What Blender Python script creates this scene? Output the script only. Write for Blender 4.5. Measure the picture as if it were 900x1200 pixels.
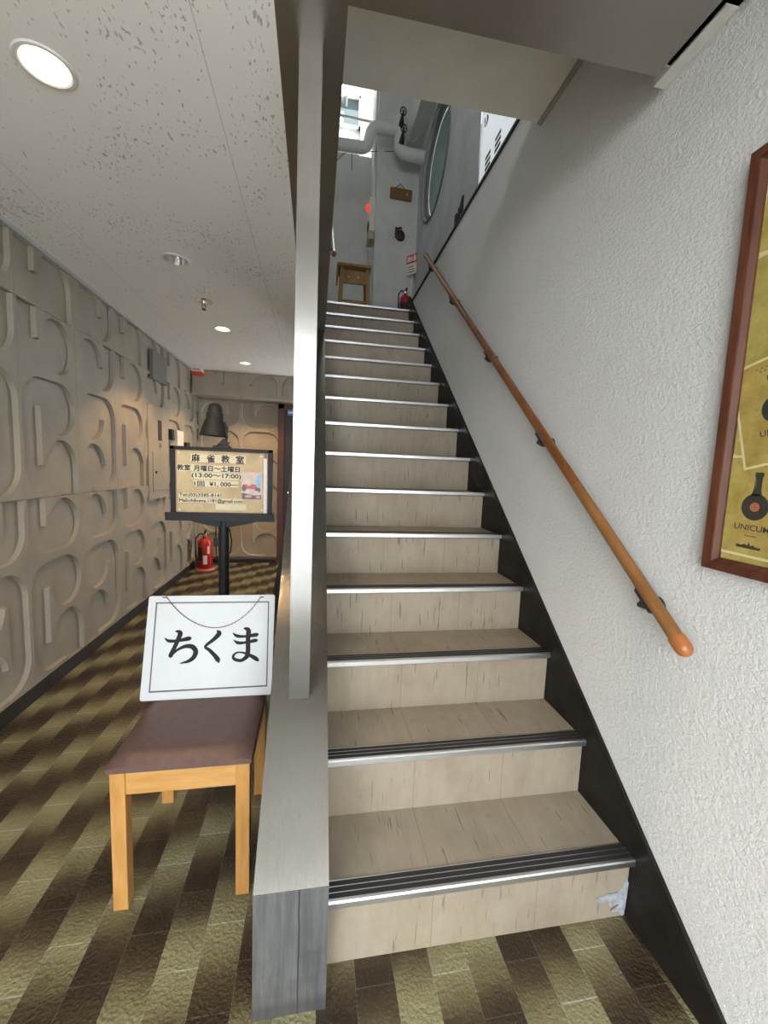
import bpy, bmesh, math, random
from mathutils import Matrix, Vector
random.seed(7)
SC = bpy.context.scene
COL = SC.collection
for o in list(bpy.data.objects):
    bpy.data.objects.remove(o)

# ------------------------------------------------------------------ camera
F, PITCH, YAW, ROLL, EYE = 477.304, -0.104486, 0.170992, 0.0396209, 1.37544
fw = Vector((math.sin(YAW)*math.cos(PITCH), math.cos(YAW)*math.cos(PITCH), math.sin(PITCH)))
r0 = Vector((math.cos(YAW), -math.sin(YAW), 0)); u0 = r0.cross(fw)
rt = math.cos(ROLL)*r0 + math.sin(ROLL)*u0
up = -math.sin(ROLL)*r0 + math.cos(ROLL)*u0
cd = bpy.data.cameras.new('camera'); cam = bpy.data.objects.new('camera', cd); COL.objects.link(cam)
cam.matrix_world = Matrix(((rt.x, up.x, -fw.x, 0), (rt.y, up.y, -fw.y, 0), (rt.z, up.z, -fw.z, EYE), (0, 0, 0, 1)))
cd.sensor_fit = 'AUTO'; cd.sensor_width = 36.0; cd.lens = F/1200*36.0; cd.clip_start = 0.02; cd.clip_end = 200
SC.camera = cam

# ------------------------------------------------------------------ world, daylight, exposure
W = bpy.data.worlds.new('sky'); SC.world = W; W.use_nodes = True
bg = W.node_tree.nodes['Background']
bg.inputs[0].default_value = (0.93, 0.97, 1.0, 1); bg.inputs[1].default_value = 7.6
def portal(name, loc, rot, sx, sy):
    l = bpy.data.lights.new(name, 'AREA'); l.shape = 'RECTANGLE'; l.size = sx; l.size_y = sy
    l.cycles.is_portal = True
    o = bpy.data.objects.new(name, l); COL.objects.link(o); o.location = loc; o.rotation_euler = rot
    return o
portal('entrance_daylight', (-0.26, -1.32, 1.25), (math.radians(90), 0, 0), 2.55, 2.5)
portal('upstairs_daylight', (-0.2, -1.34, 5.0), (math.radians(90), 0, 0), 1.8, 1.2)
portal('upstairs_back_daylight', (0.0, 6.85, 6.55), (math.radians(-90), 0, 0), 2.0, 0.9)
SC.view_settings.view_transform = 'Standard'; SC.view_settings.look = 'None'
SC.view_settings.gamma = 1.0; SC.view_settings.use_curve_mapping = False
SC.view_settings.exposure = 0.58
SC.cycles.use_denoising = True
SC.cycles.max_bounces = 10; SC.cycles.diffuse_bounces = 6; SC.cycles.glossy_bounces = 5
SC.cycles.transparent_max_bounces = 12
SC.cycles.sample_clamp_indirect = 6.0
SC.cycles.caustics_reflective = False; SC.cycles.caustics_refractive = False

# ------------------------------------------------------------------ materials
class NT:
    def __init__(s, name):
        s.m = bpy.data.materials.new(name); s.m.use_nodes = True
        s.t = s.m.node_tree; s.b = s.t.nodes['Principled BSDF']
    def n(s, typ, **k):
        nd = s.t.nodes.new(typ)
        for a, v in k.items(): setattr(nd, a, v)
        return nd
    def l(s, a, b): s.t.links.new(a, b)
    def val(s, x, inp):
        if isinstance(x, (int, float)): inp.default_value = x
        else: s.l(x, inp)
    def math(s, op, a, b=0.0, c=0.0):
        nd = s.n('ShaderNodeMath', operation=op)
        s.val(a, nd.inputs[0]); s.val(b, nd.inputs[1]); s.val(c, nd.inputs[2])
        return nd.outputs[0]
    def coord(s, scale=(1, 1, 1), loc=(0, 0, 0)):
        tc = s.n('ShaderNodeTexCoord'); mp = s.n('ShaderNodeMapping')
        mp.inputs['Scale'].default_value = scale; mp.inputs['Location'].default_value = loc
        s.l(tc.outputs['Object'], mp.inputs[0]); return mp.outputs[0]
    def noise(s, vec, scale, detail=3, rough=.5):
        nd = s.n('ShaderNodeTexNoise'); s.l(vec, nd.inputs['Vector'])
        nd.inputs['Scale'].default_value = scale; nd.inputs['Detail'].default_value = detail
        nd.inputs['Roughness'].default_value = rough
        return nd.outputs[0]
    def ramp(s, fac, stops):
        nd = s.n('ShaderNodeValToRGB'); s.l(fac, nd.inputs[0])
        e = nd.color_ramp.elements
        while len(e) < len(stops): e.new(.5)
        for q, (p, c) in zip(e, stops):
            q.position = p; q.color = (c[0], c[1], c[2], 1)
        return nd.outputs[0]
    def mix(s, fac, a, b, blend='MIX'):
        nd = s.n('ShaderNodeMix', data_type='RGBA', blend_type=blend)
        s.val(fac, nd.inputs[0])
        for x, i in ((a, 6), (b, 7)):
            if isinstance(x, tuple): nd.inputs[i].default_value = (x[0], x[1], x[2], 1)
            else: s.l(x, nd.inputs[i])
        return nd.outputs[2]
    def bump(s, h, strength=.5, dist=.01):
        nd = s.n('ShaderNodeBump'); nd.inputs['Strength'].default_value = strength
        nd.inputs['Distance'].default_value = dist
        s.l(h, nd.inputs['Height']); s.l(nd.outputs[0], s.b.inputs['Normal'])
    def col(s, c):
        if isinstance(c, tuple): s.b.inputs['Base Color'].default_value = (c[0], c[1], c[2], 1)
        else: s.l(c, s.b.inputs['Base Color'])
    def set(s, rough=.5, metal=0.0, spec=.5):
        s.b.inputs['Roughness'].default_value = rough; s.b.inputs['Metallic'].default_value = metal
        s.b.inputs['Specular IOR Level'].default_value = spec

def plain(name, c, rough=.5, metal=0.0, var=.12, scale=30, bump=0.0, spec=.5, dist=.002):
    s = NT(name); v = s.coord(); nz = s.noise(v, scale, 4)
    lo = tuple(x*(1-var) for x in c); hi = tuple(min(1, x*(1+var)) for x in c)
    s.col(s.ramp(nz, [(.3, lo), (.7, hi)])); s.set(rough, metal, spec)
    if bump: s.bump(s.noise(v, scale*3, 3), bump, dist)
    return s.m

def emit(name, c, strength):
    s = NT(name); s.col((.8, .8, .8)); s.b.inputs['Emission Color'].default_value = (c[0], c[1], c[2], 1)
    s.b.inputs['Emission Strength'].default_value = strength
    return s.m

def streak(name, c1, c2, scale, sc, rough=.5, metal=0.0, detail=4, bump=0.0, lo=.35, hi=.65):
    s = NT(name); v = s.coord(sc); nz = s.noise(v, scale, detail, .6)
    s.col(s.ramp(nz, [(lo, c1), (hi, c2)])); s.set(rough, metal)
    if bump: s.bump(nz, bump, .002)
    return s.m

def m_stucco():
    s = NT('white_stucco'); v = s.coord()
    big = s.noise(v, 1.3, 3); dirt = s.noise(s.coord((1, 1, 1), (3, 1, 7)), 5, 5, .65)
    c = s.ramp(big, [(.3, (.70, .695, .68)), (.7, (.77, .77, .76))])
    c = s.mix(s.ramp(dirt, [(.60, (0, 0, 0)), (.8, (.35, .35, .35))]), c, (.55, .53, .50))
    s.col(c); s.set(.75, 0, .3)
    a = s.noise(s.coord((1, 1, 1.25)), 72, 6, .68); b = s.noise(v, 210, 2)
    h = s.math('ADD', s.math('MULTIPLY', s.math('POWER', a, 1.6), 1.6), s.math('MULTIPLY', b, .35))
    s.bump(h, .6, .010)
    return s.m
def m_ceiling():
    s = NT('mineral_ceiling_board'); v = s.coord((1, 1, 1))
    w = s.n('ShaderNodeTexNoise'); s.l(v, w.inputs['Vector']); w.inputs['Scale'].default_value = 9
    vv = s.n('ShaderNodeVectorMath', operation='MULTIPLY_ADD'); s.l(w.outputs[1], vv.inputs[0])
    vv.inputs[1].default_value = (.05, .05, 0)
    s.l(s.coord((1.7, .75, 1)), vv.inputs[2])
    pits = s.noise(vv.outputs[0], 62, 2, .45); area = s.noise(v, 3.2, 2)
    p = s.math('ADD', pits, s.math('MULTIPLY', s.math('SUBTRACT', area, .5), .30))
    f = s.ramp(p, [(.655, (0, 0, 0)), (.70, (1, 1, 1))])
    tx = s.n('ShaderNodeSeparateXYZ'); tc = s.n('ShaderNodeTexCoord'); s.l(tc.outputs['Object'], tx.inputs[0])
    jx = s.math('LESS_THAN', s.math('ABSOLUTE', s.math('SUBTRACT', s.math('FRACT', s.math('DIVIDE', s.math('ADD', tx.outputs[0], .335+.455), .91)), .5)), .0012)
    c = s.mix(f, (.84, .83, .795), (.50, .49, .47))
    c = s.mix(jx, c, (.52, .51, .49))
    s.col(c); s.set(.85, 0, .2)
    s.bump(s.math('SUBTRACT', s.math('MULTIPLY', s.noise(v, 180, 2), .15), f), .5, .004)
    return s.m
def m_floor():
    s = NT('glazed_floor_tile'); tc = s.n('ShaderNodeTexCoord'); x = s.n('ShaderNodeSeparateXYZ')
    s.l(tc.outputs['Object'], x.inputs[0])
    u = s.math('DIVIDE', s.math('ADD', x.outputs[0], .4985), .1058)
    lane = s.math('FLOOR', u); fu = s.math('FRACT', u)
    vv = s.math('DIVIDE', s.math('SUBTRACT', s.math('SUBTRACT', x.outputs[1], 1.357), s.math('MULTIPLY', lane, .1058)), .4232)
    fv = s.math('FRACT', vv)
    tri = s.math('MULTIPLY', s.math('ABSOLUTE', s.math('SUBTRACT', fv, .5)), 2.0)
    cell = s.n('ShaderNodeCombineXYZ'); s.l(lane, cell.inputs[0]); s.l(s.math('FLOOR', s.math('MULTIPLY', vv, 2)), cell.inputs[1])
    wn = s.n('ShaderNodeTexWhiteNoise'); wn.noise_dimensions = '3D'; s.l(cell.outputs[0], wn.inputs[0])
    soft = s.noise(s.coord((1, 1, 1)), 14, 3)
    g = s.math('ADD', tri, s.math('MULTIPLY', s.math('SUBTRACT', wn.outputs[0], .5), .34))
    g = s.math('ADD', g, s.math('MULTIPLY', s.math('SUBTRACT', soft, .5), .3))
    c = s.ramp(g, [(.08, (.031, .021, .012)), (.38, (.060, .043, .023)), (.62, (.138, .118, .060)), (.95, (.222, .208, .112))])
    # pale grout, strongest where two light ends meet
    du = s.math('SUBTRACT', .5, s.math('ABSOLUTE', s.math('SUBTRACT', fu, .5)))
    fv2 = s.math('FRACT', s.math('MULTIPLY', vv, 2)); dv = s.math('SUBTRACT', .5, s.math('ABSOLUTE', s.math('SUBTRACT', fv2, .5)))
    gu = s.math('LESS_THAN', du, .009); gv = s.math('LESS_THAN', dv, .0065)
    gr = s.math('MAXIMUM', s.math('MULTIPLY', gu, .55), gv)
    gc = s.mix(tri, (.075, .066, .052), (.40, .39, .32))
    c = s.mix(gr, c, gc)
    s.col(c); s.set(.32, 0, .35)
    h = s.math('SUBTRACT', s.noise(s.coord(), 105, 2, .5), s.math('MULTIPLY', gr, .6))
    s.bump(h, .8, .007)
    return s.m
def m_step():
    s = NT('beige_stair_vinyl'); tc = s.n('ShaderNodeTexCoord'); x = s.n('ShaderNodeSeparateXYZ'); s.l(tc.outputs['Object'], x.inputs[0])
    v = s.coord((5, 1.1, 1.1)); a = s.noise(v, 5, 4, .6)
    c = s.ramp(a, [(.25, (.275, .231, .172)), (.75, (.33, .282, .212))])
    mott = s.noise(s.coord(), 4.5, 5, .65)
    c = s.mix(s.ramp(mott, [(.48, (0, 0, 0)), (.70, (.7, .7, .7))]), c, (.235, .185, .135))
    sc = s.noise(s.coord((26, 2.0, 2.0), (5, 2, 1)), 4.2, 2, .4)
    c = s.mix(s.ramp(sc, [(.655, (0, 0, 0)), (.72, (.8, .8, .8))]), c, (.13, .10, .08))
    seam = s.math('LESS_THAN', s.math('ABSOLUTE', s.math('SUBTRACT', s.math('FRACT', s.math('DIVIDE', s.math('SUBTRACT', x.outputs[0], .36-.1625), .325)), .5)), .0042)
    c = s.mix(s.math('MULTIPLY', seam, .6), c, (.16, .13, .10))
    s.col(c); s.set(.5, 0, .4); s.bump(s.noise(s.coord(), 40, 3), .12, .004)
    return s.m
def m_steel(name, c=(.66, .65, .63), rough=.27, sc=(60, 1, 1), bs=.05):
    s = NT(name); n1 = s.noise(s.coord(sc), 9, 3, .6); n2 = s.noise(s.coord(), 3.0, 4, .6)
    lo = tuple(q*.9 for q in c); s.col(s.ramp(n2, [(.35, lo), (.65, c)]))
    s.set(rough, 1.0)
    rr = s.math('ADD', rough-.06, s.math('MULTIPLY', s.math('ADD', n1, n2), .08)); s.l(rr, s.b.inputs['Roughness'])
    s.bump(n1, bs, .001)
    return s.m
def m_dirty_steel():
    s = NT('dirty_steel'); v = s.coord((14, 14, 1.2)); a = s.noise(v, 5, 4, .6); b = s.noise(s.coord(), 7, 5, .65)
    c = s.ramp(a, [(.35, (.17, .175, .18)), (.7, (.26, .265, .27))])
    c = s.mix(s.ramp(b, [(.55, (0, 0, 0)), (.8, (.7, .7, .7))]), c, (.11, .11, .11))
    tc = s.n('ShaderNodeTexCoord'); x = s.n('ShaderNodeSeparateXYZ'); s.l(tc.outputs['Object'], x.inputs[0])
    wv = s.math('ADD', x.outputs[0], s.math('MULTIPLY', s.noise(s.coord((1, 1, 5)), 2, 2), .006))
    ln = s.math('LESS_THAN', s.math('ABSOLUTE', s.math('ADD', wv, .012)), .0018)
    c = s.mix(ln, c, (.08, .08, .085))
    wet = s.ramp(s.math('ADD', x.outputs[2], s.math('MULTIPLY', s.math('SUBTRACT', b, .5), .05)), [(.03, (1, 1, 1)), (.055, (0, 0, 0))])
    c = s.mix(s.math('MULTIPLY', wet, .6), c, (.10, .10, .10))
    s.col(c); s.set(.45, .75); return s.m
def m_aged_paper(name, a, b, scale=14):
    s = NT(name); v = s.coord(); n1 = s.noise(v, scale, 5, .65); n2 = s.noise(v, scale*7, 3)
    c = s.ramp(n1, [(.32, a), (.68, b)])
    c = s.mix(s.ramp(n2, [(.60, (0, 0, 0)), (.8, (.5, .5, .5))]), c, tuple(q*.5 for q in a))
    s.col(c); s.set(.55, 0, .4); return s.m
def m_glass(name='clear_glass', tint=(1, 1, 1)):
    s = NT(name); t = s.n('ShaderNodeBsdfTransparent'); t.inputs[0].default_value = (*tint, 1)
    g = s.n('ShaderNodeBsdfGlossy'); g.inputs['Roughness'].default_value = .03
    fr = s.n('ShaderNodeLayerWeight'); fr.inputs[0].default_value = .5
    k = s.math('MULTIPLY_ADD', s.math('POWER', fr.outputs[1], 5.0), .5, .03)
    mx = s.n('ShaderNodeMixShader'); s.l(k, mx.inputs[0]); s.l(t.outputs[0], mx.inputs[1]); s.l(g.outputs[0], mx.inputs[2])
    s.l(mx.outputs[0], s.t.nodes['Material Output'].inputs[0]); return s.m

M = {}
M['stucco'] = m_stucco(); M['ceil'] = m_ceiling(); M['floor'] = m_floor(); M['step'] = m_step()
M['steel'] = m_steel('brushed_steel', (.37, .36, .345), .13, (260, 3, 3), .32); M['steel_post'] = m_steel('brushed_steel_post', (.30, .297, .29), .16, (260, 260, 3), .25)
M['soffit_steel'] = m_steel('dull_soffit_steel', (.40, .37, .33), .34, (1, 30, 1))
M['dirty'] = m_dirty_steel()
M['nosing'] = m_steel('nosing_metal', (.80, .81, .82), .33, (1, 50, 50))
M['rubber'] = plain('black_rubber', (.02, .019, .018), .55)
M['relief'] = plain('beige_block_paint', (.275, .243, .193), .6, var=.10, scale=5, bump=.18, dist=.003)
M['relief2'] = plain('pale_block_paint', (.42, .38, .315), .62, var=.08, scale=5, bump=.18, dist=.003)
M['white'] = plain('white_wall_paint', (.60, .60, .575), .7, var=.06, scale=6, bump=.1)
M['soffit'] = plain('cream_soffit_paint', (.82, .80, .74), .7, var=.04, scale=8, bump=.1)
M['greyup'] = plain('streaky_grey_paint', (.50, .51, .52), .7, var=.12, scale=4, bump=.15)
M['trim'] = plain('cream_trim_paint', (.72, .71, .66), .5, var=.05)
M['grey_trim'] = plain('grey_trim_paint', (.36, .36, .36), .5, var=.05)
M['skirt'] = plain('dark_brown_skirting', (.016, .0135, .012), .5, var=.35, scale=12, bump=.05, spec=.12)
M['black_base'] = plain('black_baseboard', (.016, .013, .011), .5, var=.3, scale=15)
M['oak'] = streak('varnished_oak', (.125, .040, .007), (.215, .075, .015), 7, (6, 1, 1), .3)
M['oak_worn'] = streak('worn_oak', (.18, .075, .020), (.27, .12, .036), 7, (6, 1, 1), .38)
M['cap'] = plain('orange_plastic_cap', (.34, .115, .03), .35, var=.1)
M['bracket'] = plain('grey_bracket_metal', (.05, .052, .05), .45, .6, var=.2)
M['beech'] = streak('pale_beech', (.40, .195, .050), (.50, .265, .085), 6, (6, 6, 1.2), .4)
M['beech_x'] = streak('pale_beech_rail', (.42, .215, .06), (.51, .285, .095), 6, (1.2, 6, 8), .4)
M['leather'] = plain('brown_vinyl', (.105, .062, .052), .42, var=.12, scale=40, bump=.12)
M['black'] = plain('black_paint', (.014, .0145, .016), .5, var=.2, spec=.3)
M['bell'] = plain('dark_grey_enamel', (.026, .026, .022), .55, var=.2, spec=.35)
M['black_wood'] = plain('black_stained_board', (.02, .02, .02), .5, var=.3)
M['ink'] = plain('black_ink', (.018, .016, .02), .6, var=.1)
M['brush'] = plain('brush_ink', (.018, .018, .02), .7, var=.15, spec=.15)
M['board_white'] = plain('laminated_white_paper', (.44, .465, .48), .35, var=.03, scale=9, bump=.12, dist=.004)
M['border'] = plain('purple_brown_ink', (.085, .055, .06), .5)
M['chain'] = plain('copper_chain', (.24, .10, .07), .4, .7)
M['parch'] = m_aged_paper('parchment_paper', (.50, .37, .20), (.68, .55, .34), 7)
M['cream'] = plain('cream_paper_strip', (.74, .68, .47), .6, var=.05)
M['cork'] = plain('brown_backing', (.36, .23, .16), .7, var=.15, scale=60)
M['sleeve'] = plain('plastic_sleeve', (.72, .74, .72), .25, var=.05)
M['redline'] = plain('red_line', (.55, .12, .10), .6)
M['red'] = plain('fire_red', (.42, .018, .02), .28, var=.1)
M['pinkbase'] = plain('faded_red_plastic', (.50, .15, .13), .5, var=.1)
M['chrome'] = plain('chrome', (.75, .75, .75), .15, 1.0, var=.05)
M['reflector'] = plain('reflector', (.82, .82, .82), .22, 1.0, var=.05)
M['ring'] = plain('white_enamel_ring', (.70, .69, .66), .4, var=.04)
M['vent'] = plain('grey_vent_metal', (.16, .155, .145), .5, .3, var=.1)
M['plastic_w'] = plain('off_white_plastic', (.72, .70, .65), .45, var=.04)
M['dark_slot'] = plain('dark_slot', (.02, .016, .012), .6)
M['mahog'] = streak('red_mahogany', (.060, .017, .008), (.115, .038, .018), 7, (7, 7, 1), .36)
M['door_frame'] = plain('dark_red_door_frame', (.085, .028, .015), .4, var=.2)
M['door_leaf'] = plain('dark_plum_door', (.028, .014, .02), .4, var=.2)
M['blue'] = plain('blue_plate', (.10, .32, .68), .4, var=.1)
M['white_ink'] = plain('white_print', (.85, .86, .88), .5, var=.03)
M['poster'] = m_aged_paper('olive_gold_print', (.34, .27, .06), (.50, .415, .115), 22)
M['poster2'] = m_aged_paper('brown_gold_print', (.34, .24, .055), (.49, .37, .10), 22)
M['poster_edge'] = plain('cream_paper_edge', (.72, .62, .34), .6, var=.06)
M['poster_green'] = plain('grey_green_mat', (.28, .33, .24), .6, var=.08)
M['bottle'] = plain('dark_bottle_print', (.028, .028, .022), .5, var=.2)
M['orange_print'] = plain('orange_red_print', (.55, .15, .07), .5, var=.1)
M['faint'] = plain('faded_brown_print', (.22, .15, .04), .6, var=.2)
M['stool'] = streak('yellow_pine', (.24, .115, .02), (.35, .185, .04), 6, (5, 5, 1), .4)
M['plaque'] = streak('brown_plaque', (.13, .065, .02), (.22, .115, .035), 8, (1, 5, 6), .5)
M['pipe'] = plain('white_pipe_lagging', (.66, .66, .62), .45, var=.05)
M['teal'] = plain('teal_window_glass', (.30, .42, .42), .12, var=.06, scale=2)
M['round_rim'] = plain('grey_rim', (.19, .195, .185), .85, var=.06, spec=.2)
M['redlamp'] = emit('red_alarm_lamp', (1, .02, .02), .9); M['redlamp'].node_tree.nodes['Principled BSDF'].inputs['Base Color'].default_value = (.6, .01, .01, 1)
M['warm'] = emit('warm_bulb', (1, .80, .52), 9)
M['tube'] = emit('cool_lamp', (.95, .98, 1.0), 12)
M['glow_face'] = emit('added_glow_face', (.86, .93, 1.0), .30)  # emission added to brighten the sign board face
M['frost'] = m_glass('frosted_pane', (.225, .26, .26)); M['glass'] = m_glass(); M['pave'] = plain('grey_pavement', (.40, .395, .38), .8, var=.15, scale=12)
M['blocker'] = plain('grey_blocker', (.27, .265, .26), .8, var=.3, scale=1.5)  # for the added slab mirrored in the steel
M['patch'] = plain('grey_patching', (.33, .35, .37), .5, var=.3, scale=60, bump=.6)
M['darkred'] = plain('dark_red', (.13, .012, .014), .4, var=.15)

# ------------------------------------------------------------------ helpers
XZ = Matrix(((1, 0, 0), (0, 0, -1), (0, 1, 0)))          # faces the entrance (-y)
RW = Matrix(((0, 0, -1), (-1, 0, 0), (0, 1, 0)))         # on the right wall, faces -x
LW = Matrix(((0, 0, 1), (1, 0, 0), (0, 1, 0)))           # on the left wall, faces +x
DN = Matrix(((1, 0, 0), (0, -1, 0), (0, 0, -1)))         # faces down
ID = Matrix.Identity(3)
def place(R, loc): return Matrix.Translation(Vector(loc)) @ R.to_4x4()

def link(name, bm, mats, parent=None, smooth=False):
    me = bpy.data.meshes.new(name)
    bmesh.ops.recalc_face_normals(bm, faces=bm.faces[:])
    bm.to_mesh(me); bm.free()
    return link_me(name, me, mats, parent, smooth)
def link_me(name, me, mats, parent=None, smooth=False):
    if not isinstance(mats, (list, tuple)): mats = [mats]
    for m in mats: me.materials.append(m)
    if smooth:
        for p in me.polygons: p.use_smooth = True
        try: me.set_sharp_from_angle(angle=math.radians(38))
        except Exception: pass
    o = bpy.data.objects.new(name, me); COL.objects.link(o)
    if parent is not None:
        o.parent = parent
        o.matrix_parent_inverse = PINV.get(parent.name, Matrix.Identity(4))
    return o
PINV = {}
def thing(name, label, cat, loc, group=None):
    o = bpy.data.objects.new(name, None); COL.objects.link(o); o.location = loc
    o.empty_display_size = .05
    PINV[o.name] = Matrix.Translation(Vector(loc)).inverted()
    o['label'] = label; o['category'] = cat
    if group: o['group'] = group
    return o
def tag(o, label, cat, group=None):
    o['label'] = label; o['category'] = cat
    if group: o['group'] = group
    return o
def struct(o): o['kind'] = 'structure'; return o

def box(bm, lo, hi, mi=0, bev=0.0, seg=2):
    b2 = bmesh.new()
    vs = [b2.verts.new((x, y, z)) for x in (lo[0], hi[0]) for y in (lo[1], hi[1]) for z in (lo[2], hi[2])]
    for f in ((0, 1, 3, 2), (4, 6, 7, 5), (0, 4, 5, 1), (2, 3, 7, 6), (0, 2, 6, 4), (1, 5, 7, 3)):
        b2.faces.new([vs[i] for i in f])
    bmesh.ops.recalc_face_normals(b2, faces=b2.faces[:])
    if bev: bmesh.ops.bevel(b2, geom=b2.edges[:], offset=bev, segments=seg, affect='EDGES', profile=.5)
    merge(bm, b2, mi)
def merge(bm, b2, mi=0, mat=None):
    mp = {}
    for v in b2.verts: mp[v] = bm.verts.new(mat @ v.co if mat else v.co)
    for f in b2.faces:
        try:
            g = bm.faces.new([mp[v] for v in f.verts]); g.material_index = mi; g.smooth = f.smooth
        except ValueError: pass
    b2.free()
def merge_me(bm, me, mi=0, mat=None):
    vs = [bm.verts.new(mat @ v.co if mat else v.co) for v in me.vertices]
    for p in me.polygons:
        try: f = bm.faces.new([vs[i] for i in p.vertices]); f.material_index = mi
        except ValueError: pass
    bpy.data.meshes.remove(me)
def tube(bm, pts, r, n=12, mi=0, caps=True):
    pts = [Vector(p) for p in pts]; rings = []
    rs = r if isinstance(r, (list, tuple)) else [r]*len(pts)
    prev = None
    for i, p in enumerate(pts):
        d = (pts[min(i+1, len(pts)-1)] - pts[max(i-1, 0)]).normalized()
        if prev is None:
            a = Vector((0, 0, 1)) if abs(d.z) < .9 else Vector((1, 0, 0))
            e1 = d.cross(a).normalized()
        else:
            e1 = (prev - d*prev.dot(d)).normalized()
        prev = e1; e2 = d.cross(e1)
        rings.append([bm.verts.new(p + rs[i]*(math.cos(2*math.pi*k/n)*e1 + math.sin(2*math.pi*k/n)*e2)) for k in range(n)])
    for a, b in zip(rings, rings[1:]):
        for k in range(n):
            f = bm.faces.new((a[k], a[(k+1) % n], b[(k+1) % n], b[k])); f.material_index = mi
    if caps:
        for q in (rings[0], rings[-1]):
            f = bm.faces.new(q); f.material_index = mi
def cyl(bm, p0, p1, r0_, r1_=None, n=24, mi=0): tube(bm, [p0, p1], [r0_, r1_ if r1_ is not None else r0_], n, mi)
def lathe(bm, prof, mat, n=32, mi=0):
    """prof: list of (radius, height); revolved about local Z, then moved by mat."""
    rings = []
    for r, h in prof:
        rings.append([bm.verts.new(mat @ Vector((max(r, 1e-5)*math.cos(2*math.pi*k/n), max(r, 1e-5)*math.sin(2*math.pi*k/n), h))) for k in range(n)])
    for a, b in zip(rings, rings[1:]):
        for k in range(n):
            f = bm.faces.new((a[k], a[(k+1) % n], b[(k+1) % n], b[k])); f.material_index = mi
def prism(bm, poly, mat, depth, mi=0):
    """poly in local XY, thickness depth along local +Z."""
    a = [bm.verts.new(mat @ Vector((x, y, 0))) for x, y in poly]; b = [bm.verts.new(mat @ Vector((x, y, depth))) for x, y in poly]
    n = len(poly)
    for f in ([a[::-1], b] + [[a[i], a[(i+1) % n], b[(i+1) % n], b[i]] for i in range(n)]):
        g = bm.faces.new(f); g.material_index = mi
def flat(bm, poly, mat, mi=0):
    f = bm.faces.new([bm.verts.new(mat @ Vector((x, y, 0))) for x, y in poly]); f.material_index = mi
def rect(x0, y0, x1, y1): return [(x0, y0), (x1, y0), (x1, y1), (x0, y1)]
def disc(cx, cy, rx, ry=None, n=28): return [(cx+rx*math.cos(2*math.pi*k/n), cy+(ry or rx)*math.sin(2*math.pi*k/n)) for k in range(n)]
def curve_mesh(loops, extrude=0.0, bevel=0.0):
    """filled outlines with holes; front face towards local +Z."""
    c = bpy.data.curves.new('tmp', 'CURVE'); c.dimensions = '2D'; c.fill_mode = 'BOTH'
    c.extrude = extrude; c.bevel_depth = bevel; c.bevel_resolution = 0
    if bevel: c.offset = -bevel
    for L in loops:
        s = c.splines.new('POLY'); s.points.add(len(L)-1); s.use_cyclic_u = True
        for p, q in zip(s.points, L): p.co = (q[0], q[1], 0, 1)
    o = bpy.data.objects.new('tmp', c); COL.objects.link(o)
    dg = bpy.context.evaluated_depsgraph_get(); dg.update()
    me = bpy.data.meshes.new_from_object(o.evaluated_get(dg))
    bpy.data.objects.remove(o); bpy.data.curves.remove(c)
    return me
def text_mesh(body, bold=0.0, shear=0.0):
    c = bpy.data.curves.new('tmp', 'FONT'); c.body = body; c.size = 1.0; c.offset = bold; c.shear = shear; c.resolution_u = 3
    o = bpy.data.objects.new('tmp', c); COL.objects.link(o)
    dg = bpy.context.evaluated_depsgraph_get(); dg.update()
    me = bpy.data.meshes.new_from_object(o.evaluated_get(dg))
    bpy.data.objects.remove(o); bpy.data.curves.remove(c)
    return me
def put_text(bm, body, x0, y0, x1, y1, mat, bold=0.0, mi=0):
    # heavier weight: the same outline laid down again a hair to the side
    h = (y1-y0)*bold
    for k, (dx, dy) in enumerate(((0, 0), (h, 0), (-h, 0), (0, h), (0, -h)) if bold else ((0, 0),)):
        put_text1(bm, body, x0+dx, y0+dy, x1+dx, y1+dy, mat @ Matrix.Translation((0, 0, .00003*k)), 0, mi)
def put_text1(bm, body, x0, y0, x1, y1, mat, bold=0.0, mi=0, keep=False):
    """text fitted into the local rectangle (x0,y0)-(x1,y1)."""
    me = text_mesh(body, bold)
    xs = [v.co.x for v in me.vertices]; ys = [v.co.y for v in me.vertices]
    a, b, c, d = min(xs), max(xs), min(ys), max(ys)
    sx = (x1-x0)/(b-a); sy = (y1-y0)/(d-c)
    if keep: sx = sy = min(sx, sy)
    T = mat @ Matrix.Translation((x0, y0, 0)) @ Matrix.Diagonal((sx, sy, 1, 1)) @ Matrix.Translation((-a, -c, 0))
    merge_me(bm, me, mi, T)
def stroke(pts, steps=6):
    """variable-width brush stroke -> polygon outline. pts: (x, y, w)."""
    P = []
    n = len(pts)
    for i in range(n-1):
        p0 = pts[max(i-1, 0)]; p1 = pts[i]; p2 = pts[i+1]; p3 = pts[min(i+2, n-1)]
        for k in range(steps):
            t = k/steps
            P.append(tuple(.5*((2*p1[j]) + (-p0[j]+p2[j])*t + (2*p0[j]-5*p1[j]+4*p2[j]-p3[j])*t*t + (-p0[j]+3*p1[j]-3*p2[j]+p3[j])*t**3) for j in range(3)))
    P.append(pts[-1])
    quads = []; L = []; R = []
    for i, (x, y, w) in enumerate(P):
        w *= 1.12; a = P[max(i-1, 0)]; b = P[min(i+1, len(P)-1)]
        dx, dy = b[0]-a[0], b[1]-a[1]; d = math.hypot(dx, dy) or 1
        L.append((x - dy/d*w/2, y + dx/d*w/2)); R.append((x + dy/d*w/2, y - dx/d*w/2))
    for i in range(len(P)-1): quads.append([L[i], L[i+1], R[i+1], R[i]])
    for q in (P[0], P[-1]): quads.append(disc(q[0], q[1], q[2]/2, None, 12))
    return quads

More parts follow.
